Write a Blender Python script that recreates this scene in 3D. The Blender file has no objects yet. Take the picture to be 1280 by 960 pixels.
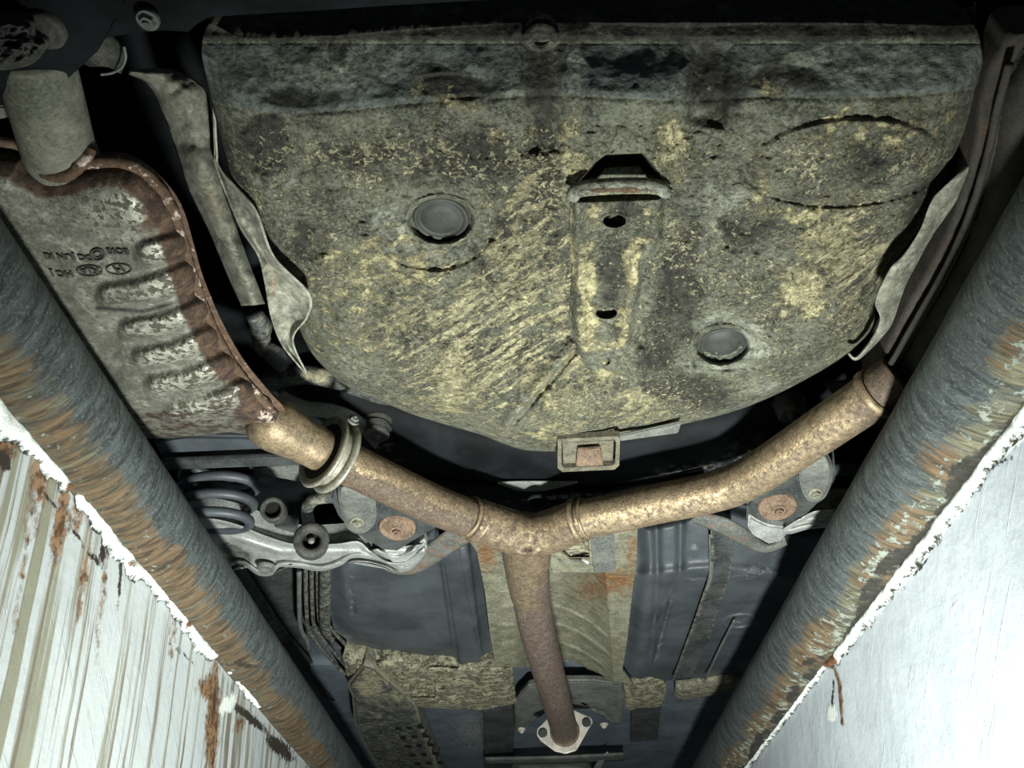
import bpy, bmesh, math, random
import numpy as np
from mathutils import Vector, Matrix, Euler
random.seed(7); rng = np.random.RandomState(7)
C = bpy.context.scene.collection
SC = bpy.context.scene

# ---------------------------------------------------------------- camera
FPX = 1100.0
CAM = Vector((0, 0, -0.44))
cam_d = bpy.data.cameras.new('camera'); cam = bpy.data.objects.new('camera', cam_d); C.objects.link(cam)
cam.location = CAM
cam.rotation_euler = (math.radians(90 + 36.5), 0, math.radians(1.47))
cam_d.sensor_width = 36; cam_d.lens = FPX / 1280 * 36
cam_d.clip_start = 0.01
SC.camera = cam
# ---------------------------------------------------------------- world, lamps, exposure
w = bpy.data.worlds.new('world'); SC.world = w; w.use_nodes = True
w.node_tree.nodes['Background'].inputs[0].default_value = (0.55, 0.68, 0.80, 1)
w.node_tree.nodes['Background'].inputs[1].default_value = 0.13
def spot(name, loc, aim, power, cone, blend, radius, col):
    l = bpy.data.lights.new(name, 'SPOT'); o = bpy.data.objects.new(name, l); C.objects.link(o)
    o.location = loc; o.rotation_euler = (Vector(aim) - Vector(loc)).to_track_quat('-Z', 'Y').to_euler()
    l.energy = power; l.spot_size = math.radians(cone); l.spot_blend = blend; l.shadow_soft_size = radius; l.color = col
    return o
spot('inspection_lamp_light', (0.10, 0.66, -0.82), (0.03, 1.20, 0.2), 92, 118, 1.0, 0.05, (0.96, 1.0, 0.95))
SC.view_settings.view_transform = 'Standard'; SC.view_settings.look = 'None'
SC.view_settings.exposure = 0.45; SC.view_settings.gamma = 1; SC.view_settings.use_curve_mapping = False

# ---------------------------------------------------------------- pixel <-> plane
RM = Euler(cam.rotation_euler).to_matrix(); RN = np.array(RM); CN = np.array(CAM)
def P(px, py, Z):
    d = RM @ Vector(((px - 640) / FPX, -(py - 480) / FPX, -1)); t = (Z - CAM.z) / d.z
    return CAM + d * t
def PN(px, py, Z):
    d = np.stack([(px - 640) / FPX, -(py - 480) / FPX, -np.ones_like(px)], -1) @ RN.T
    t = (Z - CN[2]) / d[..., 2]
    return CN + d * t[..., None]
def PXW(px, py, X):                       # on the vertical plane x = X
    d = RM @ Vector(((px - 640) / FPX, -(py - 480) / FPX, -1)); t = (X - CAM.x) / d.x
    return CAM + d * t

# ---------------------------------------------------------------- noise
def _h(ix, iy, s):
    n = (ix.astype(np.int64) * 374761393 + iy.astype(np.int64) * 668265263 + s * 1274126177) & 0xffffffff
    n = ((n ^ (n >> 13)) * 1274126177) & 0xffffffff
    return ((n ^ (n >> 16)) & 0xffff) / 65535.0
def vn(x, y, s=0):
    ix = np.floor(x); iy = np.floor(y); fx = x - ix; fy = y - iy
    fx = fx * fx * (3 - 2 * fx); fy = fy * fy * (3 - 2 * fy)
    a = _h(ix, iy, s); b = _h(ix + 1, iy, s); c = _h(ix, iy + 1, s); d = _h(ix + 1, iy + 1, s)
    return (a * (1 - fx) + b * fx) * (1 - fy) + (c * (1 - fx) + d * fx) * fy
def fbm(x, y, s=0, o=4):
    r = 0; a = .5
    for i in range(o): r = r + a * vn(x * 2 ** i + 17 * i, y * 2 ** i + 5 * i, s + i); a *= .5
    return r
def ss(a, b, x):
    t = np.clip((x - a) / (b - a), 0, 1); return t * t * (3 - 2 * t)
def sd(x, y, x0, y0, x1, y1):
    dx, dy = x1 - x0, y1 - y0; t = np.clip(((x - x0) * dx + (y - y0) * dy) / (dx * dx + dy * dy + 1e-9), 0, 1)
    return np.hypot(x - x0 - t * dx, y - y0 - t * dy)
def blobs(x, y, L):
    r = np.zeros_like(x)
    for b in L:
        bx, by, rx, ry = b[:4]; rot = math.radians(b[4] if len(b) > 4 else 0); a = b[5] if len(b) > 5 else 1
        c, s = math.cos(rot), math.sin(rot)
        u = ((x - bx) * c + (y - by) * s) / rx; v = (-(x - bx) * s + (y - by) * c) / ry
        r = np.maximum(r, a * np.exp(-(u * u + v * v) ** 1.3 * .8))
    return r
def polyd(x, y, pts):
    r = np.full_like(x, 1e9)
    for i in range(len(pts) - 1): r = np.minimum(r, sd(x, y, *pts[i], *pts[i + 1]))
    return r
def resamp(pts, n, closed=False, smooth=True):
    p = np.array(pts, float)
    if smooth:
        k = len(p); out = []
        rng_ = range(k if closed else k - 1)
        for i in rng_:
            if closed: p0, p1, p2, p3 = p[(i - 1) % k], p[i], p[(i + 1) % k], p[(i + 2) % k]
            else: p0, p1, p2, p3 = p[max(i - 1, 0)], p[i], p[i + 1], p[min(i + 2, k - 1)]
            for t in np.linspace(0, 1, 12, endpoint=False):
                out.append(.5 * ((2 * p1) + (-p0 + p2) * t + (2 * p0 - 5 * p1 + 4 * p2 - p3) * t * t + (-p0 + 3 * p1 - 3 * p2 + p3) * t ** 3))
        if not closed: out.append(p[-1])
        p = np.array(out)
    if closed: p = np.vstack([p, p[:1]])
    s = np.r_[0, np.cumsum(np.linalg.norm(np.diff(p, axis=0), axis=1))]
    q = np.linspace(0, s[-1], n + 1)[:-1] if closed else np.linspace(0, s[-1], n)
    return np.stack([np.interp(q, s, p[:, j]) for j in range(p.shape[1])], 1)

# ---------------------------------------------------------------- materials
class N:
    def __init__(s, name):
        s.m = bpy.data.materials.new(name); s.m.use_nodes = True; s.t = s.m.node_tree
        s.b = s.t.nodes['Principled BSDF']; s.co = s.t.nodes.new('ShaderNodeTexCoord').outputs['Object']
    def node(s, t, **k):
        n = s.t.nodes.new(t)
        for a, v in k.items(): setattr(n, a, v)
        return n
    def put(s, inp, v):
        if isinstance(v, (int, float)): inp.default_value = v
        elif isinstance(v, tuple): inp.default_value = v if len(v) == 4 or len(inp.default_value) == 3 else v + (1,)
        else: s.t.links.new(v, inp)
    def noise(s, scale, detail=5, rough=.6, stretch=None, rot=None, dist=0):
        n = s.node('ShaderNodeTexNoise'); n.inputs['Scale'].default_value = scale; n.inputs['Detail'].default_value = detail
        n.inputs['Roughness'].default_value = rough; n.inputs['Distortion'].default_value = dist
        v = s.co
        if rot:
            mp = s.node('ShaderNodeMapping'); mp.inputs['Rotation'].default_value = tuple(math.radians(a) for a in rot); s.put(mp.inputs[0], v); v = mp.outputs[0]
        if stretch:
            mp = s.node('ShaderNodeMapping'); mp.inputs['Scale'].default_value = stretch; s.put(mp.inputs[0], v); v = mp.outputs[0]
        s.put(n.inputs['Vector'], v); return n.outputs['Fac']
    def math(s, op, a, b=0.0, c=0.0, clamp=False):
        n = s.node('ShaderNodeMath', operation=op, use_clamp=clamp); s.put(n.inputs[0], a); s.put(n.inputs[1], b); s.put(n.inputs[2], c); return n.outputs[0]
    def rmp(s, f, a, b):
        n = s.node('ShaderNodeMapRange', clamp=True, interpolation_type='SMOOTHSTEP'); s.put(n.inputs[0], f); n.inputs[1].default_value = a; n.inputs[2].default_value = b; return n.outputs[0]
    def mix(s, f, a, b):
        n = s.node('ShaderNodeMix', data_type='RGBA'); s.put(n.inputs[0], f); s.put(n.inputs[6], a); s.put(n.inputs[7], b); return n.outputs[2]
    def attr(s, name):
        return s.node('ShaderNodeAttribute', attribute_name=name).outputs['Fac']
    def mask(s, name, scale, K=2.0, Cc=5, **k):
        k.setdefault('detail', 8); k.setdefault('rough', .74)      # noise-broken mask from a painted attribute
        n = s.noise(scale, **k); f = s.math('SUBTRACT', n, .5); f = s.math('MULTIPLY', f, K)
        f = s.math('ADD', f, s.attr(name)); f = s.math('SUBTRACT', f, .5); f = s.math('MULTIPLY_ADD', f, Cc * .6, .5, clamp=True); return s.math('MULTIPLY', f, s.rmp(s.attr(name), .02, .16))
    def bump(s, h, strength, dist, prev=None):
        n = s.node('ShaderNodeBump'); n.inputs['Strength'].default_value = strength; n.inputs['Distance'].default_value = dist
        s.put(n.inputs['Height'], h)
        if prev is not None: s.put(n.inputs['Normal'], prev)
        return n.outputs[0]

def grime(name, c1, c2, scale=25, rough=.75, metal=0.0, layers=(), fine=220, finec=.5, bs=.4, bd=.002, bscale=90, spec=.3, stretch=None, lo=.35, hi=.65, grit=0.0):
    """base colour pair broken by noise, then painted layers (attribute, colour, scale, K, C, rough, metal, kwargs)"""
    M = N(name)
    col = M.mix(M.rmp(M.noise(scale, 8, .65, stretch=stretch), lo, hi), c1, c2)
    f = M.noise(fine, 3, .7); fm = M.rmp(f, .4, .62)
    col = M.mix(M.math('MULTIPLY', fm, finec), col, tuple(min(1, c * 1.9 + .01) for c in c2))
    r = rough; me = metal
    h = M.noise(bscale, 6, .7, stretch=stretch); 
    for L in layers:
        an, c, sc, K, Cc = L[:5]; lr = L[5] if len(L) > 5 else None; lm = L[6] if len(L) > 6 else None; kw = L[7] if len(L) > 7 else {}
        m = M.mask(an, sc, K, Cc, **kw)
        cc = M.mix(M.rmp(M.noise(sc * 2.3, 4, .6), .35, .68), tuple(x * .55 for x in c), c)
        col = M.mix(m, col, cc)
        if lr is not None: r = M.node('ShaderNodeMix', data_type='FLOAT'); 
        if lr is not None:
            n = r; M.put(n.inputs[0], m); M.put(n.inputs[2], grime.r if grime.r is not None else rough); n.inputs[3].default_value = lr; r = n.outputs[0]; grime.r = r
        if lm is not None:
            n = M.node('ShaderNodeMix', data_type='FLOAT'); M.put(n.inputs[0], m); M.put(n.inputs[2], me); n.inputs[3].default_value = lm; me = n.outputs[0]
        h = M.math('MULTIPLY_ADD', m, .35, h)
    grime.r = None
    if grit:
        g1 = M.rmp(M.noise(fine * .55, 6, .8), .50, .40); g2 = M.rmp(M.noise(fine * .16, 8, .78), .50, .38)
        g = M.math('MAXIMUM', g1, M.math('MULTIPLY', g2, .8))
        dk = M.node('ShaderNodeMix', data_type='RGBA', blend_type='MULTIPLY'); M.put(dk.inputs[0], M.math('MULTIPLY', g, grit)); M.put(dk.inputs[6], col); dk.inputs[7].default_value = (.30, .30, .28, 1); col = dk.outputs[2]
    M.put(M.b.inputs['Base Color'], col); M.put(M.b.inputs['Roughness'], r); M.put(M.b.inputs['Metallic'], me)
    M.b.inputs['Specular IOR Level'].default_value = spec
    nb = M.bump(h, bs, bd); nb = M.bump(f, bs * .5, bd * .35, nb); M.put(M.b.inputs['Normal'], nb)
    return M.m
grime.r = None

MT = {}
MT['tub'] = grime('tub_undercoat', (.032, .034, .024), (.108, .111, .080), 16, .85, 0, [
    ('wallgrey', (.115, .130, .118), 30, .7, 3),
    ('lite', (.26, .27, .215), 45, 1.8, 4), ('dark', (.038, .038, .029), 40, 2.4, 4),
    ('rust', (.17, .095, .055), 60, 2.2, 6),
    ('mud', (.42, .38, .215), 55, 3.0, 6, None, None, dict(detail=9, rough=.72)),
    ('fleck', (.38, .355, .225), 150, 3.2, 8, None, None, dict(detail=5, rough=.7, dist=1.2)),
    ('streak', (.46, .42, .255), 60, 4.4, 9, None, None, dict(detail=7, rough=.7, rot=(0, 0, 42), stretch=(.32, 1.9, 1)))],
    fine=330, finec=.45, bs=.9, bd=.0045, bscale=70, grit=.85, lo=.40, hi=.60)
MT['bare'] = grime('muffler_steel', (.085, .085, .068), (.17, .17, .135), 18, .6, .25, [
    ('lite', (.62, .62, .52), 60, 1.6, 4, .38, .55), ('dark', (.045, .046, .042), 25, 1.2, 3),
    ('speck', (.10, .095, .07), 170, 4.2, 8, .7, 0.0, dict(detail=2, rough=.5)),
    ('rust', (.118, .074, .047), 70, 1.6, 5, .85, 0.0), ('rustdark', (.05, .032, .025), 60, 2.6, 5, .85, 0.0), ('pale', (.62, .50, .42), 140, 2.8, 8, .8, 0)],
    fine=400, finec=.25, bs=.55, bd=.0018, bscale=150, grit=.35)
MT['pipe'] = grime('rusty_pipe_steel', (.14, .103, .068), (.30, .232, .145), 90, .50, .55, [
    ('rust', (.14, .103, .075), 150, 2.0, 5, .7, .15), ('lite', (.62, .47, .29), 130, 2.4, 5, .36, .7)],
    fine=520, finec=.25, bs=.5, bd=.0012, bscale=160, grit=.55)
MT['pipe_pink'] = grime('front_pipe_steel', (.13, .097, .078), (.225, .178, .145), 60, .55, .4, [
    ('rust', (.12, .085, .07), 160, 2.0, 5, .7, .15)], fine=520, finec=.2, bs=.4, bd=.001, bscale=160, grit=.4)
MT['dusty'] = grime('dusty_sheet', (.068, .072, .054), (.150, .150, .115), 20, .8, .0, [
    ('rust', (.20, .10, .05), 60, 1.6, 4), ('dark', (.03, .032, .028), 30, 1.4, 4), ('lite', (.40, .40, .32), 60, 1.8, 4)], fine=300, finec=.25, bs=.4, bd=.002, grit=.4)
MT['tunnel'] = grime('tunnel_shield_sheet', (.115, .115, .08), (.235, .23, .165), 35, .7, .2, [
    ('rust', (.27, .15, .07), 60, 2.0, 3.5), ('dark', (.05, .052, .04), 60, 1.6, 4)], fine=300, finec=.35, bs=.5, bd=.002, grit=.45)
MT['plastic'] = grime('tank_plastic', (.034, .040, .046), (.066, .076, .084), 9, .5, 0, [
    ('lite', (.20, .21, .20), 60, 2.2, 4, .8)], fine=350, finec=.10, bs=.12, bd=.001, spec=.45)
MT['black'] = grime('black_paint', (.003, .0035, .004), (.010, .012, .014), 12, .7, 0, [
    ('lite', (.16, .165, .14), 60, 2.2, 4, .8)], fine=300, finec=.0, bs=.25, bd=.0015, spec=.12)
MT['darkgrey'] = grime('dark_painted_steel', (.022, .025, .025), (.062, .068, .066), 18, .55, .1, [
    ('lite', (.26, .25, .19), 65, 2.2, 4, .85), ('mud', (.34, .31, .20), 60, 2.8, 6, .9), ('rust', (.22, .10, .05), 80, 2, 5, .9)], fine=260, finec=.25, bs=.4, bd=.002)
MT['grey'] = grime('grey_steel', (.072, .077, .071), (.145, .15, .134), 30, .6, .2, [
    ('rust', (.24, .11, .06), 80, 2, 5, .9), ('lite', (.3, .3, .25), 60, 2, 4)], fine=260, finec=.3, bs=.4, bd=.0015)
MT['alu'] = grime('cast_aluminium', (.22, .23, .215), (.40, .41, .39), 30, .45, .35, [
    ('dark', (.10, .10, .09), 50, 1.8, 4, .7, 0)], fine=300, finec=.3, bs=.3, bd=.0012)
MT['silver'] = grime('bright_flange_steel', (.55, .50, .42), (.85, .80, .70), 60, .35, .5, [], fine=300, finec=.2, bs=.3, bd=.001)
MT['clamp'] = grime('clamp_steel', (.15, .145, .115), (.30, .29, .23), 40, .45, .4, [('rust', (.24, .13, .06), 80, 2, 5, .8)], fine=300, finec=.25, bs=.3, bd=.001)
MT['rust'] = grime('rusted_steel', (.070, .048, .034), (.165, .112, .075), 60, .85, 0, [], fine=300, finec=.35, bs=.7, bd=.002)
MT['bracketsteel'] = grime('brown_grey_steel', (.07, .065, .048), (.15, .14, .10), 60, .6, .2, [], fine=300, finec=.3, bs=.3, bd=.001)
MT['floor_lit'] = grime('glare_lit_floor', (.075, .092, .110), (.125, .148, .172), 14, .5, 0, [('lite', (.26, .28, .27), 60, 2.2, 4, .8)], fine=300, finec=.15, bs=.3, bd=.002)  # paler and bluer than the tank plastic: lamp glare put into the colour
MT['shaded_sheet'] = grime('shaded_dark_sheet', (.016, .015, .013), (.036, .033, .028), 20, .85, 0, [('rust', (.07, .045, .03), 60, 2.4, 4)], fine=300, finec=.2, bs=.4, bd=.002)  # shadow beside the right rail is put into this dark colour
MT['rubber'] = grime('rubber', (.022, .022, .021), (.06, .06, .052), 40, .7, 0, [], fine=300, finec=.3, bs=.3, bd=.001)
MT['mud'] = grime('caked_mud', (.05, .05, .036), (.30, .28, .19), 55, .9, 0, [], fine=200, finec=.35, bs=.9, bd=.005, lo=.44, hi=.6)
MT['void'] = grime('hole_dark', (.003, .003, .003), (.006, .006, .006), 10, .9, 0, [], fine=100, finec=.0, bs=.0, bd=.001)  # near-black colour stands for the shade inside holes, slots and gaps
MT['mark'] = grime('stamp_dark', (.030, .032, .025), (.045, .046, .036), 60, .8, 0, [], finec=.1)
MT['plug'] = grime('plug_rubber', (.022, .024, .020), (.038, .040, .033), 40, .6, 0, [('lite', (.16, .16, .13), 80, 2, 4)], fine=300, finec=.1, bs=.2, bd=.001)
MT['concrete'] = grime('bare_concrete', (.20, .20, .19), (.34, .34, .32), 8, .9, 0, [], bs=.5, bd=.004)

# pit wall paint
ROT = -13
def wall_mat(name, base, base2):
    M = N(name)
    col = M.mix(M.rmp(M.noise(5, 6, .6), .3, .7), base, base2)
    col = M.mix(M.math('MULTIPLY', M.rmp(M.noise(140, 3, .6), .55, .72), .35), col, (.42, .45, .44))
    f1 = M.mask('streak', 52, 4.0, 5.5, detail=6, rough=.66, rot=(ROT, 0, 0), stretch=(1, 1, .02))
    col = M.mix(M.math('MULTIPLY', f1, .9), col, M.mix(M.rmp(M.noise(60, 3, .5, rot=(ROT, 0, 0), stretch=(1, 1, .03)), .4, .6), (.13, .095, .055), (.24, .235, .16)))
    f2 = M.mask('rust', 60, 2.4, 4, detail=8, rough=.75)
    col = M.mix(f2, col, M.mix(M.rmp(M.noise(90, 4, .6), .4, .6), (.09, .045, .022), (.28, .17, .09)))
    f3 = M.mask('dark', 90, 2.0, 7, detail=6, rough=.7)
    col = M.mix(f3, col, (.035, .03, .025))
    f4 = M.mask('white', 50, 1.5, 7, detail=6, rough=.7)
    col = M.mix(f4, col, (.88, .93, .88))
    sc = M.rmp(M.noise(40, 5, .7, rot=(35, 0, 0), stretch=(1, .10, 2.5)), .60, .66)
    h = M.math('MULTIPLY_ADD', sc, .15, M.noise(14, 8, .62))
    h = M.math('MULTIPLY_ADD', f4, .4, h)
    M.put(M.b.inputs['Base Color'], col); M.b.inputs['Roughness'].default_value = .42; M.b.inputs['Specular IOR Level'].default_value = .4
    nb = M.bump(h, .55, .006); nb = M.bump(M.noise(110, 4, .6), .25, .0015, nb); M.put(M.b.inputs['Normal'], nb); return M.m
MT['wall_l'] = wall_mat('pit_paint_stained', (.47, .515, .52), (.54, .58, .575))
MT['wall_r'] = wall_mat('pit_paint', (.52, .58, .62), (.60, .66, .70))  # paler base than the left wall: stronger lamp light put into the colour
MT['flake'] = grime('flaking_white_paint', (.76, .82, .77), (.90, .95, .90), 30, .55, 0, [('rust', (.22, .10, .05), 70, 2, 6), ('dark', (.05, .045, .035), 90, 2.4, 7)], fine=200, finec=.0, bs=.8, bd=.004)
# guide rails
def rail_mat():
    M = N('scuffed_rail_steel')
    arcs = M.noise(42, 10, .78, rot=(0, 0, 14), stretch=(.55, 2.6, .55), dist=.9)
    col = M.mix(M.rmp(arcs, .36, .66), (.018, .024, .025), (.095, .112, .110))
    fi = M.noise(300, 4, .7); col = M.mix(M.math('MULTIPLY', M.rmp(fi, .52, .7), .5), col, (.24, .27, .25))
    m1 = M.mask('olive', 34, 2.4, 3.5, detail=8, rough=.7, stretch=(.4, 1.7, .4))
    col = M.mix(m1, col, M.mix(M.rmp(M.noise(60, 6, .7, stretch=(.3, 3, .3)), .38, .62), (.045, .043, .025), (.20, .185, .115)))
    m2 = M.mask('rust', 36, 3.4, 3, detail=8, rough=.7, stretch=(.4, 1.8, .4))
    c2 = M.mix(M.rmp(M.noise(45, 7, .72, stretch=(.4, 2.6, .4), dist=.8), .36, .62), (.036, .026, .015), (.170, .115, .062))
    col = M.mix(m2, col, c2)
    m3 = M.mask('white', 80, 3.0, 8, detail=6, rough=.7); col = M.mix(m3, col, (.28, .31, .26))
    m4 = M.mask('dark', 60, 2.0, 6, detail=6, rough=.7); col = M.mix(m4, col, (.03, .028, .022))
    h = M.math('MULTIPLY_ADD', m2, .3, arcs); h = M.math('MULTIPLY_ADD', m3, .3, h)
    M.put(M.b.inputs['Base Color'], col); M.b.inputs['Roughness'].default_value = .62; M.b.inputs['Specular IOR Level'].default_value = .4; M.b.inputs['Metallic'].default_value = .1
    nb = M.bump(h, .8, .004); nb = M.bump(fi, .4, .001, nb); M.put(M.b.inputs['Normal'], nb); return M.m
MT['rail'] = rail_mat()

# ---------------------------------------------------------------- object helpers
def origin(root): return root.location.copy() if root is not None else Vector((0, 0, 0))
def thing(name, label, cat, loc, group=None):
    o = bpy.data.objects.new(name, None); C.objects.link(o); o.location = loc; o.empty_display_size = .05
    o['label'] = label; o['category'] = cat
    if group: o['group'] = group
    return o
ROOT = {}
def link(name, me, mat, parent=None, smooth=True, label=None):
    """mesh in world coordinates -> object, child of parent (thing or part)"""
    o = bpy.data.objects.new(name, me); C.objects.link(o)
    if parent is not None:
        wl = ROOT.get(parent.name, None) or parent.location.copy()
        ROOT[o.name] = wl.copy(); me.transform(Matrix.Translation(-wl)); o.parent = parent
    me.materials.append(MT[mat] if isinstance(mat, str) else mat)
    if smooth:
        for p in me.polygons: p.use_smooth = True
    if label: o['label'] = label
    return o
def tagged(o, label, cat, group=None):
    me = o.data; co = np.empty(len(me.vertices) * 3, np.float32); me.vertices.foreach_get('co', co); co = co.reshape(-1, 3)
    c = Vector(((co[:, 0].min() + co[:, 0].max()) / 2, (co[:, 1].min() + co[:, 1].max()) / 2, co[:, 2].min()))
    me.transform(Matrix.Translation(-c)); o.location = c
    o['label'] = label; o['category'] = cat
    if group: o['group'] = group
    return o
def struct(o): o['kind'] = 'structure'; return o
def grid_mesh(name, V, closed_u=False, closed_v=False, extra=None, attrs=None, flip=False):
    """V: (a,b,3) array"""
    a, b = V.shape[:2]; me = bpy.data.meshes.new(name)
    i = np.arange(a if closed_u else a - 1)[:, None]; j = np.arange(b if closed_v else b - 1)[None, :]
    i2 = (i + 1) % a; j2 = (j + 1) % b
    F = np.stack([i * b + j, i * b + j2, i2 * b + j2, i2 * b + j], -1).reshape(-1, 4)
    if flip: F = F[:, ::-1]
    n = a * b
    me.vertices.add(n); me.vertices.foreach_set('co', V.reshape(-1).astype(np.float32))
    me.loops.add(F.size); me.loops.foreach_set('vertex_index', F.reshape(-1).astype(np.int32))
    me.polygons.add(len(F)); me.polygons.foreach_set('loop_start', np.arange(0, F.size, 4, dtype=np.int32))
    me.update(calc_edges=True)
    for k, v in (attrs or {}).items():
        at = me.attributes.new(k, 'FLOAT', 'POINT'); at.data.foreach_set('value', np.clip(v, 0, 1).reshape(-1).astype(np.float32))
    return me
def relief(name, outline, zf, mat, parent=None, nr=50, na=160, center=None, skirt=.06, paint=None, smooth=True, label=None):
    O = resamp(outline, na, True, smooth); c = np.array(center if center else O.mean(0))
    s = np.linspace(0.004, 1, nr)[:, None]
    px = c[0] + (O[None, :, 0] - c[0]) * s; py = c[1] + (O[None, :, 1] - c[1]) * s
    tan = np.roll(O, -1, 0) - np.roll(O, 1, 0); rad = O - c
    R = np.linalg.norm(rad, axis=1); sinf = np.abs(rad[:, 0] * tan[:, 1] - rad[:, 1] * tan[:, 0]) / (R * np.linalg.norm(tan, axis=1) + 1e-6)
    Q = resamp(outline, min(140, max(60, len(outline) * 4)), True) if smooth else np.array([p[:2] for p in outline], float)
    d = polyd(px, py, [tuple(q) for q in np.vstack([Q, Q[:1]])])
    d = np.where(s > .999, 0, d)
    Z = zf(px, py, d)
    V = PN(px, py, Z)
    at = {k: (blobs(px, py, f) if isinstance(f, list) else f(px, py, d)) for k, f in (paint or {}).items()}
    if skirt:
        last = V[-1]; ring = []
        for k, q in enumerate((.25, .6, 1)):
            r = last.copy(); r[:, 2] += skirt * q; r[:, :2] += (last[:, :2].mean(0) - last[:, :2]) * .03 * q; ring.append(r)
        V = np.concatenate([V, np.array(ring)], 0)
        at = {k: np.concatenate([v, np.repeat(v[-1:], 3, 0)], 0) for k, v in at.items()}
    return link(name, grid_mesh(name, V, closed_v=True, attrs=at), mat, parent, label=label)
def ribbon(name, A, B, m, n, mat, parent=None, bulge=0.0, thick=.0018, paint=None, wob=0.0, smooth=True, label=None):
    a = resamp(A, m, smooth=smooth); b = resamp(B, m, smooth=smooth); t = np.linspace(0, 1, n)[None, :, None]
    G = a[:, None] * (1 - t) + b[:, None] * t
    px, py = G[..., 0], G[..., 1]; tt = np.broadcast_to(t[..., 0], px.shape)
    Z = G[..., 2] - bulge * np.sin(math.pi * tt)
    if wob: Z = Z + wob * (fbm(px / 35, py / 35, 3) - .5)
    at = {k: (blobs(px, py, f) if isinstance(f, list) else f(px, py, tt)) for k, f in (paint or {}).items()}
    o = link(name, grid_mesh(name, PN(px, py, Z), attrs=at), mat, parent, label=label)
    if thick:
        md = o.modifiers.new('solid', 'SOLIDIFY'); md.thickness = thick; md.offset = 0
    return o
def prism(name, pts, Z, thick, mat, parent=None, bevel=.0015, smooth_outline=False, label=None, n=60, holes=None):
    """flat plate with outline pts (pixels), bottom at Z (number or per-point third coordinate)"""
    if smooth_outline: pts = resamp(pts, n, True)
    W = [P(p[0], p[1], p[2] if len(p) > 2 else Z) for p in pts]
    return slab(name, W, Vector((0, 0, thick)), mat, parent, bevel, label)
def slab(name, W, off, mat, parent=None, bevel=.0015, label=None):
    bm = bmesh.new(); vs = [bm.verts.new(v) for v in W]; f = bm.faces.new(vs)
    r = bmesh.ops.extrude_face_region(bm, geom=[f]); bmesh.ops.translate(bm, vec=off, verts=[e for e in r['geom'] if isinstance(e, bmesh.types.BMVert)])
    bmesh.ops.recalc_face_normals(bm, faces=bm.faces)
    if bevel:
        bmesh.ops.bevel(bm, geom=[e for e in bm.edges if e.calc_face_angle(0) > .3], offset=bevel, segments=2, affect='EDGES', clamp_overlap=True)
    me = bpy.data.meshes.new(name); bm.to_mesh(me); bm.free()
    o = link(name, me, mat, parent, smooth=False, label=label); return o
def box(name, lo, hi, mat, parent=None, bevel=.002, label=None):
    W = [Vector((lo[0], lo[1], lo[2])), Vector((hi[0], lo[1], lo[2])), Vector((hi[0], hi[1], lo[2])), Vector((lo[0], hi[1], lo[2]))]
    return slab(name, W, Vector((0, 0, hi[2] - lo[2])), mat, parent, bevel, label)
def tube_v(pts, r, seg=24, n=None, smooth=True, cap=True):
    p = np.array([tuple(q) for q in pts], float); rr = np.array(r if hasattr(r, '__len__') else [r] * len(p), float)
    n = n or max(8, len(p) * 8)
    q = resamp(np.c_[p, rr], n, smooth=smooth); c = q[:, :3]; rr = q[:, 3]
    T = np.gradient(c, axis=0); T /= np.linalg.norm(T, axis=1)[:, None] + 1e-9
    up = np.array([0, 0, 1.0]) if abs(T[0][2]) < .9 else np.array([1.0, 0, 0])
    V = []; u = np.cross(T[0], up); u /= np.linalg.norm(u)
    for k in range(n):
        u = u - T[k] * np.dot(u, T[k]); u /= np.linalg.norm(u); v = np.cross(T[k], u)
        a = np.linspace(0, 2 * math.pi, seg, endpoint=False)
        ring = c[k] + rr[k] * (np.cos(a)[:, None] * u + np.sin(a)[:, None] * v)
        if cap and k == 0: V.append(np.repeat(c[k][None], seg, 0))
        V.append(ring)
        if cap and k == n - 1: V.append(np.repeat(c[k][None], seg, 0))
    return np.array(V)
def to_px(V):
    d = (V - CN) @ RN; return 640 + FPX * d[..., 0] / -d[..., 2], 480 - FPX * d[..., 1] / -d[..., 2]
def tube(name, pts, r, mat, parent=None, seg=24, n=None, smooth=True, paint=None, label=None, dent=0.0):
    V = tube_v(pts, r, seg, n, smooth)
    if dent: 
        V = V + (fbm(V[..., 0] * 90 + V[..., 2] * 50, V[..., 1] * 90, 5) - .5)[..., None] * dent
    px, py = to_px(V)
    at = {k: (blobs(px, py, f) if isinstance(f, list) else f(px, py, V)) for k, f in (paint or {}).items()}
    return link(name, grid_mesh(name, V, closed_v=True, attrs=at), mat, parent, label=label)
def tpx(L): return [P(*p) for p in L]
def lathe(name, A, B, prof, mat, parent=None, seg=40, label=None, closed=False, smooth=True):
    A = np.array(tuple(A)); B = np.array(tuple(B)); T = (B - A) / np.linalg.norm(B - A)
    up = np.array([0, 0, 1.0]) if abs(T[2]) < .9 else np.array([1.0, 0, 0]); u = np.cross(T, up); u /= np.linalg.norm(u); v = np.cross(T, u)
    a = np.linspace(0, 2 * math.pi, seg, endpoint=False)
    V = np.array([A + T * t + r * (np.cos(a)[:, None] * u + np.sin(a)[:, None] * v) for t, r in prof])
    return link(name, grid_mesh(name, V, closed_u=closed, closed_v=True), mat, parent, label=label, smooth=smooth)
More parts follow.
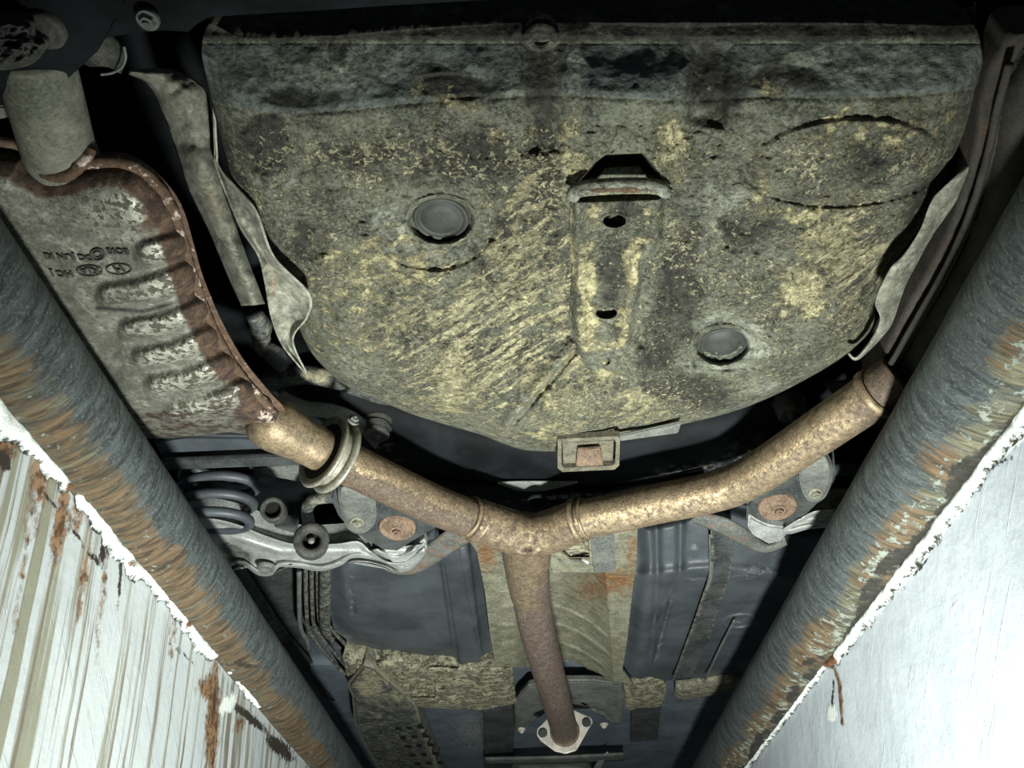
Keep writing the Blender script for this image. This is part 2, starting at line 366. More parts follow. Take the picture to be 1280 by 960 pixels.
def bolt(pos, axis, r, mat, parent, name='bolt', h=None):
    """hexagon head on a washer, axis points out of the surface"""
    h = h or r * .8; bm = bmesh.new()
    ax = Vector(axis).normalized(); q = ax.to_track_quat('Z', 'Y').to_matrix().to_4x4(); m0 = Matrix.Translation(Vector(pos)) @ q
    def cyl(r1, r2, z0, z1, s):
        g = bmesh.ops.create_cone(bm, cap_ends=True, segments=s, radius1=r1, radius2=r2, depth=z1 - z0)
        bmesh.ops.transform(bm, matrix=m0 @ Matrix.Translation((0, 0, (z0 + z1) / 2)), verts=g['verts'])
    cyl(r * 1.45, r * 1.4, -h * .4, h * .25, 24); cyl(r, r * .92, h * .25, h * 1.1, 6); cyl(r * .5, r * .42, h * 1.1, h * 1.5, 12)
    me = bpy.data.meshes.new(name); bm.to_mesh(me); bm.free(); return link(name, me, mat, parent, smooth=False)
DOWN = Vector((0, 0, -1))

# ================================================================= THE PIT
XL, XR = -.457, .431
def wall(name, X, mat, flip, paint):
    ys = np.concatenate([np.arange(-1.2, .45, .1), np.arange(.45, 2.7, .0055), np.arange(2.7, 4.81, .1)])
    zs = np.concatenate([np.arange(0, -.42, -.0045), np.arange(-.42, -1.71, -.08)])
    Y, Z = np.meshgrid(ys, zs, indexing='ij')
    Xn = X + (fbm(Y * 6, Z * 6, 4) - .5) * .006
    V = np.stack([Xn, Y, Z], -1); px, py = to_px(V)
    vis = (Y > .4) & (Y < 2.7) & (Z > -.6)
    at = {k: np.where(vis, f(px, py, Y, Z), 0) for k, f in paint.items()}
    return struct(link(name, grid_mesh(name, V, attrs=at, flip=flip), mat))
def jag(Y, s, amp): return (fbm(Y * 60, Y * 0 + s, s, 4) - .45) * amp
wall('wall_left', XL, 'wall_l', False, {
    'streak': lambda x, y, Y, Z: (.47 * ss(.50, .65, Y) * ss(0, -.02, Z) * (.10 + 1.15 * fbm(Y * 7, Z * 2.0 + Y * .5, 21)) - .12 * ss(.75, .9, Y) * 0),
    'rust': lambda x, y, Y, Z: blobs(x, y, [(10, 545, 22, 30, 0, 1), (50, 600, 14, 60, 10, .8), (75, 655, 10, 60, 8, .8), (105, 720, 6, 60, 8, .65), (266, 900, 8, 75, 2, 1.1), (262, 860, 14, 16, 0, 1), (30, 700, 5, 90, 8, .55), (95, 640, 18, 40, 20, .55), (215, 800, 5, 60, 4, .5), (130, 730, 5, 90, 6, .55), (300, 905, 8, 14, 40, .6)]),
    'dark': lambda x, y, Y, Z: blobs(x, y, [(4, 575, 10, 14, 0, 1), (0, 540, 14, 8, 20, .8), (62, 625, 18, 4, 50, .7), (95, 668, 14, 3, 45, .8), (128, 690, 5, 22, 5, .8), (150, 720, 3, 40, 4, .8), (120, 700, 22, 4, 45, .7), (225, 815, 30, 3, 40, .55), (310, 895, 35, 6, 40, .9), (350, 935, 25, 10, 42, .9), (268, 880, 3, 30, 4, .6)]),
    'white': lambda x, y, Y, Z: blobs(x, y, [(285, 880, 10, 18, 35, .8), (6, 520, 14, 10, 45, .8), (30, 545, 12, 12, 40, .5)]) })
wall('wall_right', XR, 'wall_r', True, {
    'streak': lambda x, y, Y, Z: .0 * x,
    'rust': lambda x, y, Y, Z: np.maximum(.9 * np.exp(-(polyd(x, y, [(1040, 826), (1050, 855), (1053, 905)]) / 2.6) ** 2), blobs(x, y, [(1032, 828, 14, 5, 20, .9), (1270, 560, 5, 8, 0, .5)])),
    'dark': lambda x, y, Y, Z: np.maximum(.78 * np.exp(-(np.minimum(polyd(x, y, [(1280, 562), (1230, 590), (1165, 690), (1130, 735), (1060, 800)]), polyd(x, y, [(1020, 838), (960, 900), (920, 955)])) / 3.0) ** 2) * ss(.40, .55, fbm(x / 22, y / 22, 9)), .75 * np.exp(-(polyd(x, y, [(1042, 850), (1040, 885)]) / 2) ** 2)),
    'white': lambda x, y, Y, Z: np.maximum(.95 * np.exp(-(polyd(x, y, [(1290, 530), (1235, 575), (1160, 680), (1120, 730), (1055, 805), (1040, 822)]) / 9) ** 2), blobs(x, y, [(1040, 890, 8, 12, 0, .8), (1000, 870, 22, 6, -40, .6), (940, 935, 30, 7, -45, .7), (1190, 760, 8, 25, 20, .35)])) })
struct(box('wall_front', (XL - .1, 4.8, -1.7), (XR + .1, 4.9, 0), 'concrete', bevel=0))
struct(box('wall_back', (XL - .1, -1.3, -1.7), (XR + .1, -1.2, 0), 'concrete', bevel=0))
struct(box('floor', (XL - .1, -1.3, -1.75), (XR + .1, 4.9, -1.7), 'concrete', bevel=0))
struct(box('floor', (XL - 2.2, -1.3, -.16), (XL - .006, 4.9, -.002), 'concrete', bevel=0))
struct(box('floor', (XR + .006, -1.3, -.16), (XR + 2.2, 4.9, -.002), 'concrete', bevel=0))

# flaking white edge strips
def strip(name, X, sgn, hfun, paint, z0=.0):
    ys = np.arange(.3, 3.2, .004); h = hfun(ys)
    t = np.linspace(0, 1, 10)[None, :]
    Z = z0 - h[:, None] * t; Y = np.repeat(ys[:, None], 10, 1)
    X_ = X + sgn * (.0065 * np.sin(np.clip(t * 1.15, 0, 1) * math.pi) ** .5 + .0015 + (fbm(Y * 80, Z * 80, 8) - .5) * .004) * (h[:, None] > .002)
    V = np.stack([X_, Y, Z], -1); px, py = to_px(V)
    at = {k: f(px, py, t) for k, f in paint.items()}
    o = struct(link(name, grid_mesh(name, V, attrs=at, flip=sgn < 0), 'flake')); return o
ya = PXW(91, 612, XL).y; yb = PXW(268, 837, XL).y
def hl(y):
    h = .019 + jag(y, 3, .020) + .006 * np.sin(y * 23)
    h = h * (1 - np.exp(-((y - ya) / .006) ** 2)) * (1 - np.exp(-((y - yb) / .02) ** 2)); h = h * (1 - .45 * ss(yb - .02, yb + .05, y)) - .012 * ss(yb + .16, yb + .3, y)
    return np.maximum(h, .0015)
strip('trim_1', XL, 1, hl, {'rust': lambda x, y, t: blobs(x, y, [(91, 612, 10, 10), (268, 837, 14, 12), (165, 705, 6, 6, 0, .7), (235, 780, 5, 5, 0, .6)]),
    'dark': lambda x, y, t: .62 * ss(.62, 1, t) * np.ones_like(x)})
def hr(y):
    h = .017 + jag(y, 5, .016); yr = PXW(1040, 822, XR).y; return np.maximum(h * (1 - .55 * ss(yr - .01, yr + .03, y)), .0015)
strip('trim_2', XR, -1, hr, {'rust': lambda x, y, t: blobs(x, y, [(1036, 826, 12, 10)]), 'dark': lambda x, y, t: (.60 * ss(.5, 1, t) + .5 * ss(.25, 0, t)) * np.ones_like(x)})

# guide rails
def rail(X, side, R0, ZC, label):
    seg = 72; ys = np.arange(-.5, 4.7, .01); a = np.linspace(0, 2 * math.pi, seg, endpoint=False)
    Y, A = np.meshgrid(ys, a, indexing='ij'); R = R0 + (fbm(Y * 25, A * 2, 6) - .5) * .0016
    V = np.stack([X + R * np.cos(A), Y, ZC + R * np.sin(A)], -1); px, py = to_px(V)
    # q: 0 at the inner (pit) flank, 1 at the underside near the wall
    ang = np.arctan2(V[..., 2] - ZC, (V[..., 0] - X) * (1 if side < 0 else -1)); q = ss(.15, -1.5, ang)
    n = fbm(Y * 7, A * 1.2, 14); q = q + (fbm(Y * 16, A * 3, 44, 5) - .46) * .55
    if side < 0:
        r = blobs(px, py, [(20, 460, 42, 60, 50, .95), (75, 540, 30, 60, -40, .7), (150, 620, 42, 75, -42, .95), (215, 710, 40, 70, -40, .9), (300, 800, 40, 70, -40, 1.0), (380, 900, 38, 80, -40, .95), (430, 960, 40, 50, -40, .9)])
        r = (.55 + .55 * r) * r ** .4 * ss(.25, .80, q); ol = .62 * ss(.30, .75, q)
        dk = blobs(px, py, [(310, 832, 16, 4, 10, .8), (330, 840, 4, 10, 0, .7)]) * .9
    else:
        r = blobs(px, py, [(1262, 430, 25, 25, 0, .8), (1180, 580, 28, 32, -50, .85), (1120, 680, 30, 50, 35, .9), (1100, 720, 30, 22, 0, .8), (1010, 810, 42, 32, -50, 1.0), (960, 880, 40, 60, 40, .85), (900, 950, 40, 50, 40, .85)])
        r = r * ss(.25, .75, q); ol = .62 * ss(.45, .8, q)
        dk = np.maximum(blobs(px, py, [(1010, 828, 18, 4, -20, .8)]), .75 * ss(.90, 1.0, q))
    at = {'rust': r * (.75 + .5 * n), 'olive': ol, 'dark': dk, 'white': .42 * ss(.5, .85, q) * (n > .47) if side > 0 else .15 * q}
    o = link('guide_rail', grid_mesh('guide_rail', V, closed_v=True, attrs=at), 'rail')
    return tagged(o, label, 'rail')
rail(XL, -1, .0527, .046, 'thick scuffed steel pipe rail along the left pit edge above rust-streaked wall')
rail(XR, 1, .060, .056, 'thick scuffed steel pipe rail along the right pit edge above clean white wall')

# ================================================================= SPARE WHEEL WELL
well = thing('spare_wheel_well', 'large muddy pressed-steel spare wheel tub filling the upper middle', 'spare wheel well', (0, .5, .15))
TUB = [(291, 44), (324, 48), (414, 44), (545, 34), (670, 28), (800, 28), (1000, 28), (1120, 30), (1195, 32), (1216, 30), (1225, 50), (1228, 90), (1215, 140), (1196, 190), (1172, 240), (1150, 283), (1118, 330),
       (1096, 375), (1090, 410), (1058, 445), (1012, 472), (962, 497), (915, 515), (860, 529), (800, 541), (752, 548), (705, 563), (658, 563), (624, 553), (605, 545), (560, 532), (515, 518), (470, 499), (430, 481), (398, 452), (380, 425), (352, 362), (325, 320), (300, 262), (284, 205), (270, 150), (258, 100), (252, 60), (262, 30)]
def caps(x, y, x0, y0, x1, y1, r, soft=8): return ss(r + soft / 2, r - soft / 2, sd(x, y, x0, y0, x1, y1))
def ell(x, y, cx, cy, rx, ry, rot=0):
    c, s = math.cos(math.radians(rot)), math.sin(math.radians(rot)); u = ((x - cx) * c + (y - cy) * s) / rx; v = (-(x - cx) * s + (y - cy) * c) / ry; return np.hypot(u, v)
def quad_in(x, y, pts, soft):
    """soft inside mask of a convex polygon given clockwise in image"""
    m = np.full_like(x, 1e9)
    for i in range(len(pts)):
        x0, y0 = pts[i]; x1, y1 = pts[(i + 1) % len(pts)]; L = math.hypot(x1 - x0, y1 - y0)
        m = np.minimum(m, ((x - x0) * -(y1 - y0) + (y - y0) * (x1 - x0)) / L)
    return ss(-soft / 2, soft / 2, m)
def tubz(x, y, d):
    xs = np.array([250, 275, 350, 440, 520, 640, 700, 860, 950, 1035, 1120, 1205, 1240.]); yc = np.array([120, 130, 143, 136, 128, 120, 118, 125, 120, 122, 120, 112, 108.])
    cr = np.interp(x, xs, yc)
    z = .165 + 0 * x
    z = z + .012 * ss(540, 300, y) * 0
    up = np.clip((cr - y) / 90, 0, 1); z = z + .045 * up ** 1.1                      # rear wall climbs behind the crease
    z = z - .006 * ss(56, 44, y) * ss(20, 30, y)                                     # lip flange bead
    z = z + .003 * np.exp(-((y - cr) / 5) ** 2)
    z = z + .045 * (1 - np.sqrt(np.clip(1 - (1 - np.clip(d / 55, 0, 1)) ** 2, 0, 1))) * ss(60, 140, y)   # rounded rim
    z = z - .0035 * np.exp(-((d - 60) / 16) ** 2) * ss(300, 420, y)
    # broad pressings
    flat = 1 - blobs(x, y, [(551, 275, 52, 42), (903, 432, 44, 34), (676, 45, 30, 24)])
    z = z + flat * .012 * (fbm(x / 95, y / 80, 2, 3) - .45) + .007 * (fbm(x / 30, y / 26, 5, 4) - .45)
    # pad + plug left
    pad = ss(1.06, .96, ell(x, y, 545, 280, 76, 58, -6)); z = z + .0045 * pad
    z = z + .008 * ss(1.08, .92, ell(x, y, 551, 275, 38, 27)) - .003 * np.exp(-((ell(x, y, 551, 275, 38, 27) - 1.15) / .08) ** 2)
    # pad + plug right
    pad = quad_in(x, y, [(862, 388), (975, 384), (948, 462), (868, 466)], 8); z = z + .0045 * pad
    z = z + .008 * ss(1.08, .92, ell(x, y, 903, 432, 31, 22, -5)) - .003 * np.exp(-((ell(x, y, 903, 432, 31, 22, -5) - 1.17) / .09) ** 2)
    z = z - .004 * np.exp(-(polyd(x, y, [(860, 462), (915, 468), (975, 448), (1020, 436)]) / 6) ** 2)
    # large round pressing right
    e = ell(x, y, 1060, 200, 118, 52, -4); z = z - .006 * ss(1.06, .9, e) + .004 * np.exp(-((e - 1.1) / .05) ** 2) * (y > 200)
    # oval pits
    for (cx, cy, rx, ry, rot, dz) in [(568, 108, 48, 16, 4, .0028), (385, 295, 22, 30, -35, .005), (335, 175, 42, 40, 0, .003), (985, 98, 50, 20, 0, .0018), (930, 290, 46, 26, 0, .0035), (862, 335, 22, 60, 8, .004), (860, 485, 60, 22, 10, .004), (1000, 498, 40, 16, -25, .004), (425, 65, 14, 24, 0, -.003), (370, 120, 45, 14, 3, .0015), (620, 170, 55, 34, 0, .003), (1070, 420, 34, 22, -40, .003)]:
        z = z + dz * ss(1.15, .8, ell(x, y, cx, cy, rx, ry, rot))
    # two ribs running down the rear wall
    z = z + .010 * quad_in(x, y, [(650, 50), (702, 50), (700, 190), (662, 190)], 20)
    z = z + .009 * quad_in(x, y, [(868, 60), (912, 60), (905, 160), (862, 150)], 16)
    z = z - .006 * ss(1.05, .9, ell(x, y, 676, 45, 23, 18)) + .004 * ss(.65, .5, ell(x, y, 676, 45, 23, 18))
    # raised middle saddle between them, arched hole
    z = z - .009 * quad_in(x, y, [(712, 82), (858, 82), (850, 150), (838, 235), (716, 240), (728, 150)], 44)
    z = z + .005 * np.exp(-((x - 828) / 9) ** 2) * ss(60, 80, y) * ss(150, 130, y) - .004 * np.exp(-((x - 742) / 8) ** 2) * ss(90, 110, y) * ss(220, 190, y)
    arch = np.minimum(quad_in(x, y, [(716, 238), (744, 204), (757, 194), (802, 192), (812, 204), (838, 236)], 3), 1); z = z + .05 * arch
    # ridges from the bracket foot to the rim
    z = z - .008 * np.exp(-(polyd(x, y, [(716, 432), (672, 482), (630, 540)]) / 9) ** 2) - .005 * np.exp(-(polyd(x, y, [(800, 440), (775, 490), (740, 520)]) / 7) ** 2) + .004 * np.exp(-(polyd(x, y, [(728, 430), (684, 482), (640, 532)]) / 3.5) ** 2) * 1.9
    z = z - .006 * quad_in(x, y, [(716, 430), (800, 440), (760, 548), (630, 556)], 30)
    z = z - .003 * np.exp(-(polyd(x, y, [(815, 405), (795, 470)]) / 4) ** 2) - .003 * np.exp(-(polyd(x, y, [(865, 470), (900, 500), (925, 508)]) / 6) ** 2)
    z = z - .003 * np.exp(-(polyd(x, y, [(470, 270), (480, 300), (515, 335), (560, 345)]) / 5) ** 2)
    z = z + .0022 * np.exp(-(polyd(x, y, [(330, 70), (345, 110), (350, 138)]) / 3) ** 2)
    z = z - .004 * np.exp(-(polyd(x, y, [(1010, 470), (1050, 440), (1085, 412)]) / 8) ** 2) * 0
    # caked dirt relief
    z = z - .0022 * np.clip(fbm(x / 9, y / 8, 11, 3) - .42, 0, 1) * 4 * ss(130, 170, y) * ss(10, 30, d)
    return z
streakzone = [(600, 420, 100, 95, 0, .62), (560, 460, 50, 50, 0, .66), (660, 290, 45, 70, 0, .48), (1065, 320, 60, 55, 0, .62), (700, 400, 20, 60, 0, .5), (640, 360, 60, 60, 0, .56)]
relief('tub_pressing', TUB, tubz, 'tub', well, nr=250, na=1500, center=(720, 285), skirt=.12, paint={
    'mud': lambda x, y, d: np.maximum(blobs(x, y, [(712, 165, 14, 28, 0, .62), (716, 205, 20, 22, 0, .72), (840, 185, 24, 42, 0, .82), (735, 345, 10, 36, 0, .9), (738, 400, 11, 26, 0, .9), (745, 268, 12, 18, 0, .6), (790, 330, 9, 40, 0, .72), (800, 290, 26, 8, 0, .6), (718, 330, 7, 110, 0, .55), (775, 400, 9, 50, 8, .6),
        (725, 445, 22, 16, 0, .72), (690, 490, 42, 40, -35, .62), (740, 470, 30, 20, 0, .66), (798, 497, 30, 11, 10, .78), (690, 540, 60, 16, 0, .6), (1040, 300, 42, 60, 10, .62), (1005, 365, 40, 32, 0, .82), (1095, 160, 100, 34, -4, .52), (950, 240, 12, 45, 0, .58),
        (565, 490, 42, 34, 0, .68), (430, 350, 70, 60, 0, .46), (500, 330, 60, 50, 0, .55), (470, 400, 60, 50, 0, .48), (400, 420, 40, 40, 0, .4), (1010, 270, 80, 20, 0, .52), (1060, 390, 30, 30, 0, .4), (620, 160, 90, 40, 0, .22), (550, 130, 70, 30, 0, .35), (650, 310, 50, 90, 0, .38), (770, 515, 90, 22, 0, .48), (560, 180, 16, 20, 0, .4), (1030, 15, 60, 8, 0, .5), (880, 90, 14, 20, 0, .4), (960, 110, 30, 12, 0, .4)]), .08 * ss(140, 300, y)),
    'streak': streakzone,
    'fleck': lambda x, y, d: (.40 * ss(120, 200, y) * fbm(x / 60, y / 50, 31) * 1.7) * (1 - .9 * blobs(x, y, [(548, 285, 62, 50), (905, 430, 44, 36)])),
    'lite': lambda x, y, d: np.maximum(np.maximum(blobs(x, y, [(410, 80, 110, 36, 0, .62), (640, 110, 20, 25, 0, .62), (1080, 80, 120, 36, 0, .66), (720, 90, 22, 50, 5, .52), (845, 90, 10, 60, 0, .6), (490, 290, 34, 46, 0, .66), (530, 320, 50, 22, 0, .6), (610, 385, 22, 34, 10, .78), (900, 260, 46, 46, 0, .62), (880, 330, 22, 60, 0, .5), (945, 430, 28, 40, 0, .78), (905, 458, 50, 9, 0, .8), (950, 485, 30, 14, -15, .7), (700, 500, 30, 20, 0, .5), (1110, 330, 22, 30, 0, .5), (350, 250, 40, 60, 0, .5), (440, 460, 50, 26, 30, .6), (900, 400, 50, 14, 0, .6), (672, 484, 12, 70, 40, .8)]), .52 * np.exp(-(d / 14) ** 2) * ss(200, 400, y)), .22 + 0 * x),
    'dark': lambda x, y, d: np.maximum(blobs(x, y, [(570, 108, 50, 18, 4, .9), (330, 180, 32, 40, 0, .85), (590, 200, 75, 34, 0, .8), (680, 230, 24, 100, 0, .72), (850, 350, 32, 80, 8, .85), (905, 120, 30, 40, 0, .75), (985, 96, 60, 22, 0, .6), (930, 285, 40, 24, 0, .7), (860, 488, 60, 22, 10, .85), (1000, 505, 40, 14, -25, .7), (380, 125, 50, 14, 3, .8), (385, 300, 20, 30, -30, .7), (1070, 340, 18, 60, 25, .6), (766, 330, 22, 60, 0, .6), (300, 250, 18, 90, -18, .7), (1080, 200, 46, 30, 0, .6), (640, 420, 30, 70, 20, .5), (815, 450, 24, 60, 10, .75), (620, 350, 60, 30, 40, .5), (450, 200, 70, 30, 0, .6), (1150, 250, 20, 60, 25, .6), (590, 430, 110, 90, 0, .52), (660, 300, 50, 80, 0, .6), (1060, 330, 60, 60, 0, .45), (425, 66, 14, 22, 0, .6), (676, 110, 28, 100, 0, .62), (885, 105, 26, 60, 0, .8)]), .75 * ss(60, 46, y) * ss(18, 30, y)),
    'wallgrey': lambda x, y, d: ss(52, 58, y) * ss(3, -3, y - np.interp(x, [250, 275, 350, 440, 520, 640, 700, 860, 950, 1035, 1120, 1205, 1240.], [120, 130, 143, 136, 128, 120, 118, 125, 120, 122, 120, 112, 108.])) * (1 - .75 * blobs(x, y, [(676, 100, 30, 90), (885, 100, 28, 60), (570, 108, 50, 18), (985, 95, 60, 20)])) * .9,
    'rust': [(765, 235, 40, 6, 0, .5), (600, 390, 20, 30, 0, .2), (1065, 330, 30, 30, 0, .3), (735, 412, 10, 10, 0, .6), (822, 180, 16, 30, 0, .35)]})
# bracket along the middle with an open upturned mouth
BR = [(714, 246), (832, 242), (830, 300), (816, 322), (806, 330), (800, 380), (790, 432), (772, 470), (752, 488), (735, 470), (718, 440), (712, 400), (716, 330), (712, 290)]
def brz(x, y, d):
    z = .158 - .010 * ss(0, 9, d) + .004 * ss(14, 22, d) * ss(250, 262, y) + .001 * (fbm(x / 8, y / 8, 3) - .5) + .012 * ss(430, 490, y)
    for (cx, cy, rx, ry) in [(768, 276, 13, 7.5), (758, 391, 12, 6.5), (757, 453, 5, 2.5)]:
        e = ell(x, y, cx, cy, rx, ry); z = z - .0018 * np.exp(-((e - 1.25) / .2) ** 2) + .03 * ss(1.1, .95, e)
    return z
br = relief('hanger_bracket', BR, brz, 'tub', well, nr=110, na=420, center=(765, 345), skirt=.03, smooth=False, paint={
    'mud': [(733, 350, 13, 42, 0, 1.0), (735, 405, 14, 30, 0, 1.0), (742, 268, 14, 16, 0, .7), (790, 330, 10, 44, 0, .8), (800, 300, 20, 7, 0, .7), (716, 300, 6, 70, 0, .65), (778, 410, 10, 40, 6, .7), (755, 434, 30, 7, 0, .7), (745, 470, 26, 12, 0, .7), (815, 270, 12, 20, 0, .5)],
    'dark': [(765, 340, 18, 46, 0, .85), (780, 262, 30, 12, 0, .7), (770, 415, 14, 14, 0, .6)], 'lite': [(720, 300, 8, 60, 0, .6), (760, 440, 40, 30, 0, .5)], 'fleck': lambda x, y, d: .22 + 0 * x,
    'rust': [(732, 415, 8, 10, 0, .7)]})
lip_pts = tpx([(716, 246, .152), (722, 238, .150), (745, 234, .1485), (790, 232, .1485), (822, 234, .150), (833, 243, .152)])
tube('bracket_lip', lip_pts, [.006, .0065, .007, .007, .0065, .005], 'tub', br, seg=20, n=60, dent=.002, label='pale worn rolled lip with a rust line', paint={'lite': lambda x, y, V: .72 + 0 * x, 'rust': [(770, 238, 40, 3, 0, .85)], 'mud': [(775, 243, 50, 3, 0, .6)]})
prism('bracket_tongue', [(742, 232), (755, 210), (800, 208), (815, 232)], .168, .002, 'tub', br)
for (cx, cy, rx, ry) in [(768, 276, 13, 7.5), (758, 391, 12, 6.5), (757, 453, 5, 2.5)]: pass
# drain plugs
def tz1(x, y): return float(tubz(np.array([[float(x)]]), np.array([[float(y)]]), np.array([[80.]]))[0, 0])
for (cx, cy, rx, sl, c) in [(551, 275, 34, 0, None), (903, 432, 27, 0, None)]:
    p0 = P(cx, cy, tz1(cx, cy) - .0045); r = (P(cx + rx, cy, .1785) - p0).length
    lathe('drain_plug', p0 + Vector((0, 0, .004)), p0 - Vector((0, 0, .004)), [(0, r * 1.04), (.003, r), (.005, r * .93), (.0035, r * .86), (.0015, r * .8), (.0015, r * .72), (.003, r * .68), (.0035, r * .3), (.0035, .0003)], 'plug', well, seg=64, label='dark rubber drain plug')
b0 = P(676, 47, tz1(676, 50) - .002); lathe('bolt_boss', b0 + Vector((0, 0, .01)), b0 + Vector((0, -.002, 0)), [(0, .014), (.006, .0135), (.008, .0115), (.004, .010), (.003, .006), (.005, .005), (.006, .003), (.006, .0002)], 'tub', well, seg=40)
# lip at the rear of the tub
ribbon('rear_flange', [(262, 22, .240), (291, 20, .236), (324, 34, .236), (414, 28, .236), (545, 20, .236), (670, 12, .236), (800, 12, .236), (1000, 12, .236), (1195, 12, .236), (1218, 2, .236)],
       [(268, 44, .234), (291, 50, .230), (330, 54, .228), (414, 50, .228), (545, 40, .228), (670, 32, .228), (800, 33, .228), (1000, 34, .228), (1190, 38, .228), (1220, 30, .228)], 300, 14, 'tub', well, bulge=.006, thick=.002, wob=.006,
       paint={'dark': lambda x, y, t: .62 + .3 * (t > .75), 'lite': lambda x, y, t: .75 * np.exp(-(t / .12) ** 2) + .3, 'mud': [(1005, 20, 26, 6, 0, .8), (1060, 24, 8, 5, 0, .8)], 'fleck': lambda x, y, t: .35 + 0 * x})

# ================================================================= CAR FLOOR (dark sheet metal above everything)
pan = thing('car_underbody', 'near-black car floor and body members above the exhaust', 'car body', (0, 1.2, .3))
box('floor_panel', (-.95, -.12, .42), (.95, 4.2, .44), 'black', pan, bevel=0)  # coloured near black so the gaps below it read as deep shade
relief('front_floor', [(330, 832), (600, 826), (980, 826), (1040, 850), (1010, 1010), (300, 1010), (300, 860)], lambda x, y, d: .235 - .004 * ss(0, 8, d) + .003 * (fbm(x / 40, y / 25, 4) - .5) - .006 * ss(905, 912, y) * (x > 830) + .004 * ss(850, 845, x), 'floor_lit', pan, nr=60, na=260, skirt=.1, smooth=False,
       paint={'lite': [(590, 915, 26, 26, 0, .6), (560, 880, 30, 10, 0, .4), (880, 880, 60, 8, 0, .4), (920, 905, 10, 4, 0, .6), (1000, 860, 10, 4, 0, .4)]})
box('side_member', (-.86, .3, .30), (-.66, 4.2, .44), 'black', pan)
box('side_member', (.66, .3, .30), (.86, 4.2, .44), 'black', pan)
relief('cross_member', [(428, 822), (500, 826), (560, 832), (640, 832), (646, 880), (600, 888), (520, 884), (440, 872)], lambda x, y, d: .192 - .008 * ss(0, 8, d) - .006 * ss(.62, .38, fbm(x / 16, y / 9, 7)) + .006 * ((np.abs(x - 528) < 16) & (np.abs(y - 862) < 10)), 'mud', pan, nr=70, na=260, skirt=.05, smooth=False, label='cross member caked in dried mud')
relief('mud_patch', [(784, 848), (830, 852), (826, 882), (800, 885), (786, 888), (778, 870)], lambda x, y, d: .21 - .005 * ss(0, 8, d), 'mud', pan, nr=20, na=60, skirt=.02)
relief('cross_member', [(845, 858), (915, 848), (930, 852), (925, 864), (850, 876), (843, 870)], lambda x, y, d: .20 - .008 * ss(0, 6, d), 'darkgrey', pan, nr=20, na=80, skirt=.04, smooth=False, paint={'lite': lambda x, y, d: .55 + 0 * x, 'mud': lambda x, y, d: .45 + 0 * x})
prism('mount_plate', [(790, 852), (830, 850), (822, 925), (788, 928)], .215, .01, 'darkgrey', pan)
prism('mount_plate', [(604, 890), (645, 885), (640, 962), (606, 965)], .215, .01, 'darkgrey', pan)
prism('seam_strip', [(596, 875), (601, 875), (616, 975), (610, 975)], .222, .006, 'grey', pan)
prism('side_panel', [(190, 700), (372, 700), (380, 715), (384, 840), (420, 900), (500, 1000), (380, 1000), (220, 800)], .26, .01, 'darkgrey', pan, label='dusty dark side floor')
ribbon('floor_rib', [(255, 700, .245), (330, 800, .245), (395, 880, .245)], [(300, 700, .245), (360, 790, .245), (432, 872, .245)], 40, 8, 'darkgrey', pan, bulge=.012, paint={'lite': [(350, 760, 30, 60, 0, .45)]})

# ================================================================= BUMPER
bp = thing('rear_bumper', 'black plastic rear bumper edge with one fastener across the top left corner', 'bumper', (-.2, .12, .1))
BU = [(-260, -260), (905, -260), (880, -12), (590, 1), (470, 8), (400, 13), (262, 21), (246, 30), (236, 40), (205, 38), (160, 42), (128, 48), (124, 62), (105, 80), (85, 98), (60, 115), (30, 128), (0, 132), (-60, 134), (-260, 130)]
relief('bumper_cover', BU, lambda x, y, d: .112 - .012 * ss(0, 24, d) + .010 * blobs(x, y, [(60, 95, 70, 22, -25)]) - .004 * ss(.5, .9, blobs(x, y, [(185, 25, 16, 12)])), 'black', bp, nr=70, na=500, center=(240, -150), skirt=.012, smooth=False, paint={'lite': [(200, 30, 30, 10, 0, .15)]})
bolt(P(185, 25, .094), DOWN, .0052, 'grey', bp, 'fastener')
fp = P(55, 42, .094); lathe('clip', fp + Vector((0, 0, .008)), fp, [(0, .013), (.006, .013), (.008, .010), (.006, .007), (.009, .004), (.009, .0002)], 'rubber', bp, seg=28)
relief('crumpled_foil', [(-40, 30), (0, 22), (38, 28), (44, 44), (60, 55), (40, 80), (0, 88), (-40, 84)], lambda x, y, d: .088 - .022 * fbm(x / 11, y / 9, 13, 4) * ss(0, 10, d), 'bumper_foil' if 'bumper_foil' in MT else 'rubber', bp, nr=50, na=120, skirt=.01, label='crumpled shiny black liner')
pb = thing('exhaust_hanger_cup', 'small dim cup-shaped bracket behind the bumper above the left muffler', 'bracket', P(128, 70, .2))
ribbon('cup_wall', [(84, 40, .19), (96, 70, .19), (112, 82, .19), (128, 78, .19)], [(128, 30, .2), (150, 55, .2), (156, 75, .2), (150, 92, .2)], 30, 12, 'dusty', pb, bulge=.01, paint={'dark': lambda x, y, t: .6 + 0 * x})
tube('cup_rim', tpx([(155, 58, .185), (157, 72, .185), (152, 84, .185), (140, 91, .185), (126, 93, .185)]), .0012, 'grey', pb, seg=8)

